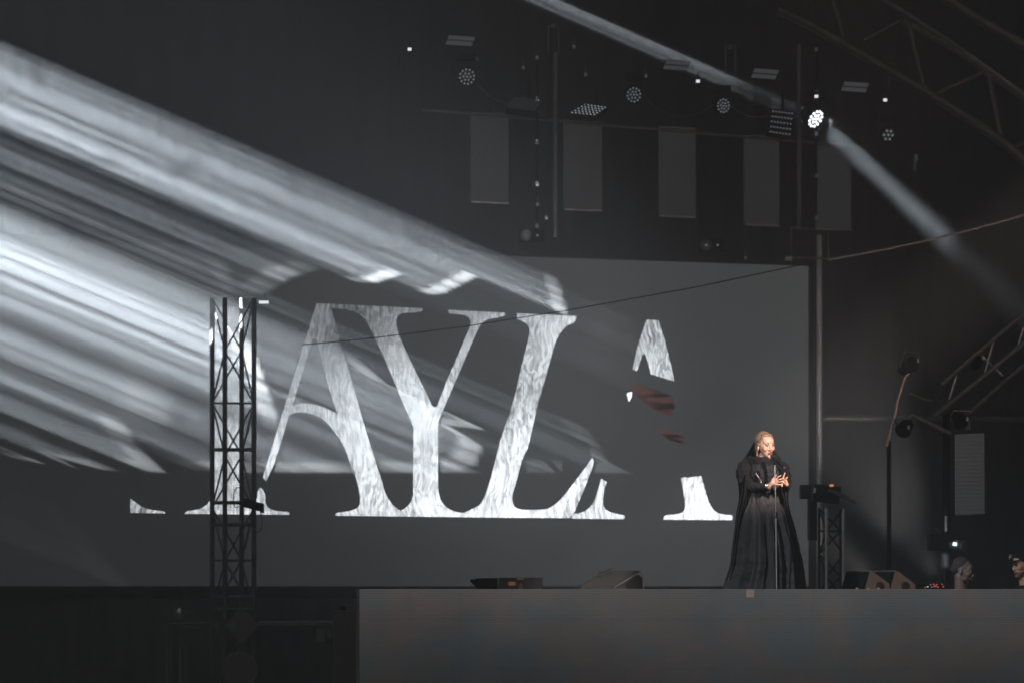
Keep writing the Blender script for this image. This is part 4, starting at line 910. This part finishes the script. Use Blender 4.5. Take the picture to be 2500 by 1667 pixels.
# veil: thin pleated sheet from the crown down the back
vl = MB(); nu, nv = 26, 40
pathL = [(862, 400), (800, 520), (700, 680), (600, 800), (572, 950), (585, 1150), (600, 1400), (560, 1600), (520, 1900)]
pathR = [(880, 470), (900, 600), (900, 720), (840, 850), (800, 1000), (760, 1200), (740, 1400), (720, 1600), (700, 1900)]
cl = curve(pathL, 5); cr = curve(pathR, 5); nv = len(cl)
for k in (0, 1):
    for i in range(nv):
        for j in range(nu):
            t_ = j / (nu - 1); x = cl[i][0] * (1 - t_) + cr[i][0] * t_; y = cl[i][1] * (1 - t_) + cr[i][1] * t_
            d = .13 + .02 * math.sin(t_ * 22 + i * .12) * min(1, i / 12) + .05 * t_ * (1 - t_)
            vl.v.append(SG(x, y, d + .004 * k))
for k in (0, 1):
    o_ = k * nv * nu
    for i in range(nv - 1):
        for j in range(nu - 1): a = o_ + i * nu + j; vl.f.append((a, a + 1, a + nu + 1, a + nu) if k else (a, a + nu, a + nu + 1, a + 1))
m = rough_mat('sheer_black_veil', (.010, .010, .011), .3, 40, .7, spec=.2); M['veil'] = m
vl.build('veil', m, sg)
# open cape panels trailing each side of the skirt
def cape(xs, sd):
    mb = MB(); n_ = 18; c_ = curve(xs, 5); nv_ = len(c_)
    for k in (0, 1):
        for i, (xa, xb, y) in enumerate(c_):
            for j in range(n_):
                t_ = j / (n_ - 1); x = xa * (1 - t_) + xb * t_
                p = P(1720 + x / 6.03, 1200 + y / 6.03, SY - .10 + .22 * abs(t_ - .5) + .03 * math.sin(t_ * 19 + sd) + .004 * k)
                if p.z < FLOOR + .01: p.z = FLOOR + .01
                mb.v.append(p)
    for k in (0, 1):
        o_ = k * nv_ * n_
        for i in range(nv_ - 1):
            for j in range(n_ - 1): a = o_ + i * n_ + j; mb.f.append((a, a + 1, a + n_ + 1, a + n_) if k else (a, a + n_, a + n_ + 1, a + 1))
    mb.build('cape_panel', M['dress'], sg)
def curve3(pts, sub=5):
    a = curve([(p[0], p[2]) for p in pts], sub); b = curve([(p[1], p[2]) for p in pts], sub); return [(x[0], y[0], x[1]) for x, y in zip(a, b)]
_c = curve
def cape3(pts, sd):
    global curve
    c = curve3(pts); mb_curve = curve
    curve = lambda xs, s: c
    cape(pts, sd); curve = mb_curve
cape3([(560, 660, -260), (545, 650, -120), (540, 640, 0), (498, 610, 200), (455, 560, 450), (405, 520, 800), (375, 480, 1050), (300, 430, 1300), (268, 400, 1410), (240, 380, 1600)], 1)
cape3([(1080, 1200, -330), (1085, 1236, -160), (1090, 1238, 0), (1150, 1243, 200), (1215, 1325, 500), (1240, 1390, 750), (1290, 1416, 1000), (1310, 1440, 1250), (1330, 1452, 1410), (1350, 1480, 1600)], 4)
# bracelet, waist chain
bc = MB(); ax = (wrL - elL).normalized(); u_ = ax.orthogonal().normalized(); w_ = ax.cross(u_); c = wrL - ax * .004
bc.tube([c + (u_ * math.cos(i / 16 * 2 * math.pi) + w_ * math.sin(i / 16 * 2 * math.pi)) * .029 for i in range(17)], .0055, 8, False); bc.build('bracelet', M['silver'], sg)
MB().tube([P(1720 + x / 6.03, 1200 + y / 6.03, SY - .155) for x, y in ((905, 178), (925, 195), (950, 205), (972, 192), (1000, 152))], .0022, 6).build('waist_chain', M['silver'], sg)

# ---- microphone stand and microphone
ms = thing('microphone_stand', 'thin straight microphone stand in front of the singer', 'microphone stand', P(1893, 1437, SY - .42)); ms.location.z = FLOOR
YS = SY - .42; xs_ = P(1893, 0, YS).x
MB().lathe([(.14, .003), (.14, .012), (.02, .03)], Vector((xs_, YS, FLOOR)), (0, 0, 1), 24).build('base', M['black'], ms)
MB().tube([Vector((xs_ + .015, YS, FLOOR + .02)), P(1894.5, 1258, YS)], .0085, 10).build('lower_tube', M['steel'], ms)
MB().tube([P(1894.5, 1258, YS), P(1891.5, 1135, YS)], .006, 10).build('upper_tube', M['steel'], ms)
MB().lathe([(.008, -.03), (.015, -.026), (.016, .02), (.009, .032)], P(1894.5, 1257, YS), (0, 0, 1), 14).build('clutch', M['dark'], ms)
MB().tube([P(1891.5, 1135, YS), P(1893, 1123, YS), P(1888, 1114, YS)], .011, 8).build('clip', M['black'], ms)
mc = thing('microphone', 'black handheld microphone clipped to the stand at the singer\'s mouth', 'microphone', P(1886, 1113, YS))
m0, m1 = P(1886, 1114, SY - .30), P(1914, 1141, YS - .02)
MB().cap(m0, m0.lerp(m1, .12), .024, .024).build('mic_head', M['dark'], mc); MB().tube([m0.lerp(m1, .12), m1], [.019, .012], 12).build('mic_body', M['black'], mc)
MB().ball(m1 + Vector((0, -.005, 0)), .010).build('mic_connector', M['silver'], mc)

# ---- the two men behind the stage edge
def man(label, px, py, Y, yaw, pitch, parts, skinm, s=1.08):
    T = frame_at(P(px, py, Y), yaw, pitch, 0, s); c = P(px, py, Y); fl = .37
    t = thing('person', label, 'person', Vector((c.x, Y, fl)))
    b = head_forms(1.08).xf(T); nk = c + Vector((-.02 if yaw > 0 else .05, .04, -.20))
    b.cap(T @ Vector((0, .02, -.05)), nk, .06, .065); ch_ = nk + Vector((0, .03, -.22)); hp = Vector((c.x, Y + .12, fl + .55))
    b.ball(ch_, (.19, .13, .2)); b.cap(ch_, hp, .14, .15)
    for sd in (-1, 1):
        sh = nk + Vector((sd * .19, .03, -.10)); el = sh + Vector((sd * .06, -.08, -.27)); wr_ = el + Vector((sd * -.05, -.24, .02)); b.cap(sh, el, .055, .042); b.cap(el, wr_, .042, .028)
        hand(b, wr_, wr_ + Vector((0, -.06, 0)), [[wr_ + Vector((o_ * .02, -.10, 0)), wr_ + Vector((o_ * .022, -.13, -.015)), wr_ + Vector((o_ * .023, -.145, -.035))] for o_ in (-1.4, -.5, .5, 1.4)], [wr_ + Vector((-sd * .02, -.04, 0)), wr_ + Vector((-sd * .045, -.08, -.01))])
        kn = hp + Vector((sd * .14, -.36, .02)); an = Vector((kn.x, kn.y + .02, fl + .08)); b.cap(hp + Vector((sd * .08, 0, 0)), kn, .085, .06); b.cap(kn, an, .058, .038); b.cap(an, an + Vector((0, -.17, -.04)), .038, .03)
    remesh_build(b, 'body', skinm, t, .007, 2); add_face(t, T, M['lips'], M['brow'], 0)
    cl_ = MB(); cl_.ball(ch_, (.205, .145, .205)).cap(ch_, hp, .155, .165).ball(nk + Vector((0, .01, -.045)), (.11, .09, .045))
    for sd in (-1, 1):
        sh = nk + Vector((sd * .19, .03, -.10)); el = sh + Vector((sd * .06, -.08, -.27)); cl_.cap(sh, el, .068, .055); cl_.cap(nk + Vector((0, .03, -.08)), sh, .065, .068)
    lumpy(cl_, 'jacket', M['dress'], .008, 20, .012, t)
    tr_ = MB()
    for sd in (-1, 1):
        kn = hp + Vector((sd * .14, -.36, .02)); an = Vector((kn.x, kn.y + .02, fl + .12)); tr_.cap(hp + Vector((sd * .08, 0, 0)), kn, .10, .075); tr_.cap(kn, an, .072, .055)
    remesh_build(tr_, 'trousers', M['dress'], t, .012, 2)
    return t, T
st_, T = man('bearded man with cropped hair and headphones bending behind the stage edge, facing right', 2352, 1394, 25.4, R(68), R(12), None, M['skin_tan'])
hb = MB().ball((0, .034, .060), (.079, .090, .080)).ball((0, .07, .02), (.07, .055, .06)).xf(T); remesh_build(hb, 'hair', M['greyhair'], st_, .007, 1)
hb = MB().ball((0, -.040, -.075), (.050, .050, .040)).ball((0, -.070, -.098), (.030, .026, .028)).ball((0, -.092, -.047), (.026, .008, .005)).xf(T); remesh_build(hb, 'beard', M['beard'], st_, .006, 1)
MB().lathe([(.030, 0), (.034, .008), (.026, .016)], T @ Vector((.082, .015, -.005)), (T.to_3x3() @ Vector((1, 0, 0))), 16).build('earpiece', M['labelgrey'], st_)
st_, T = man('man in a dark cap at the right edge, smiling to the left', 2494, 1378, 25.2, R(-62), R(10), None, M['skin'])
hb = MB().ball((0, .026, .066), (.086, .104, .078)).xf(T); remesh_build(hb, 'cap', M['dress'], st_, .007, 1)
MB().prism([T @ Vector(p) for p in ((-.06, -.06, .055), (.06, -.06, .055), (.045, -.14, .045), (0, -.155, .042), (-.045, -.14, .045))], (0, 0, .008)).build('cap_peak', M['dress'], st_, smooth=False)
hb = MB().ball((0, -.036, -.070), (.051, .052, .044)).ball((0, -.070, -.096), (.026, .022, .022)).xf(T); remesh_build(hb, 'beard', rough_mat('light_stubble', (.22, .13, .10), .2, 50, .7), st_, .006, 1)
MB().lathe([(.035, 0), (.04, .012), (.03, .02)], T @ Vector((-.03, -.085, .085)), (T.to_3x3() @ Vector((-.5, -1, .3))), 12).build('head_lamp', M['silver'], st_)
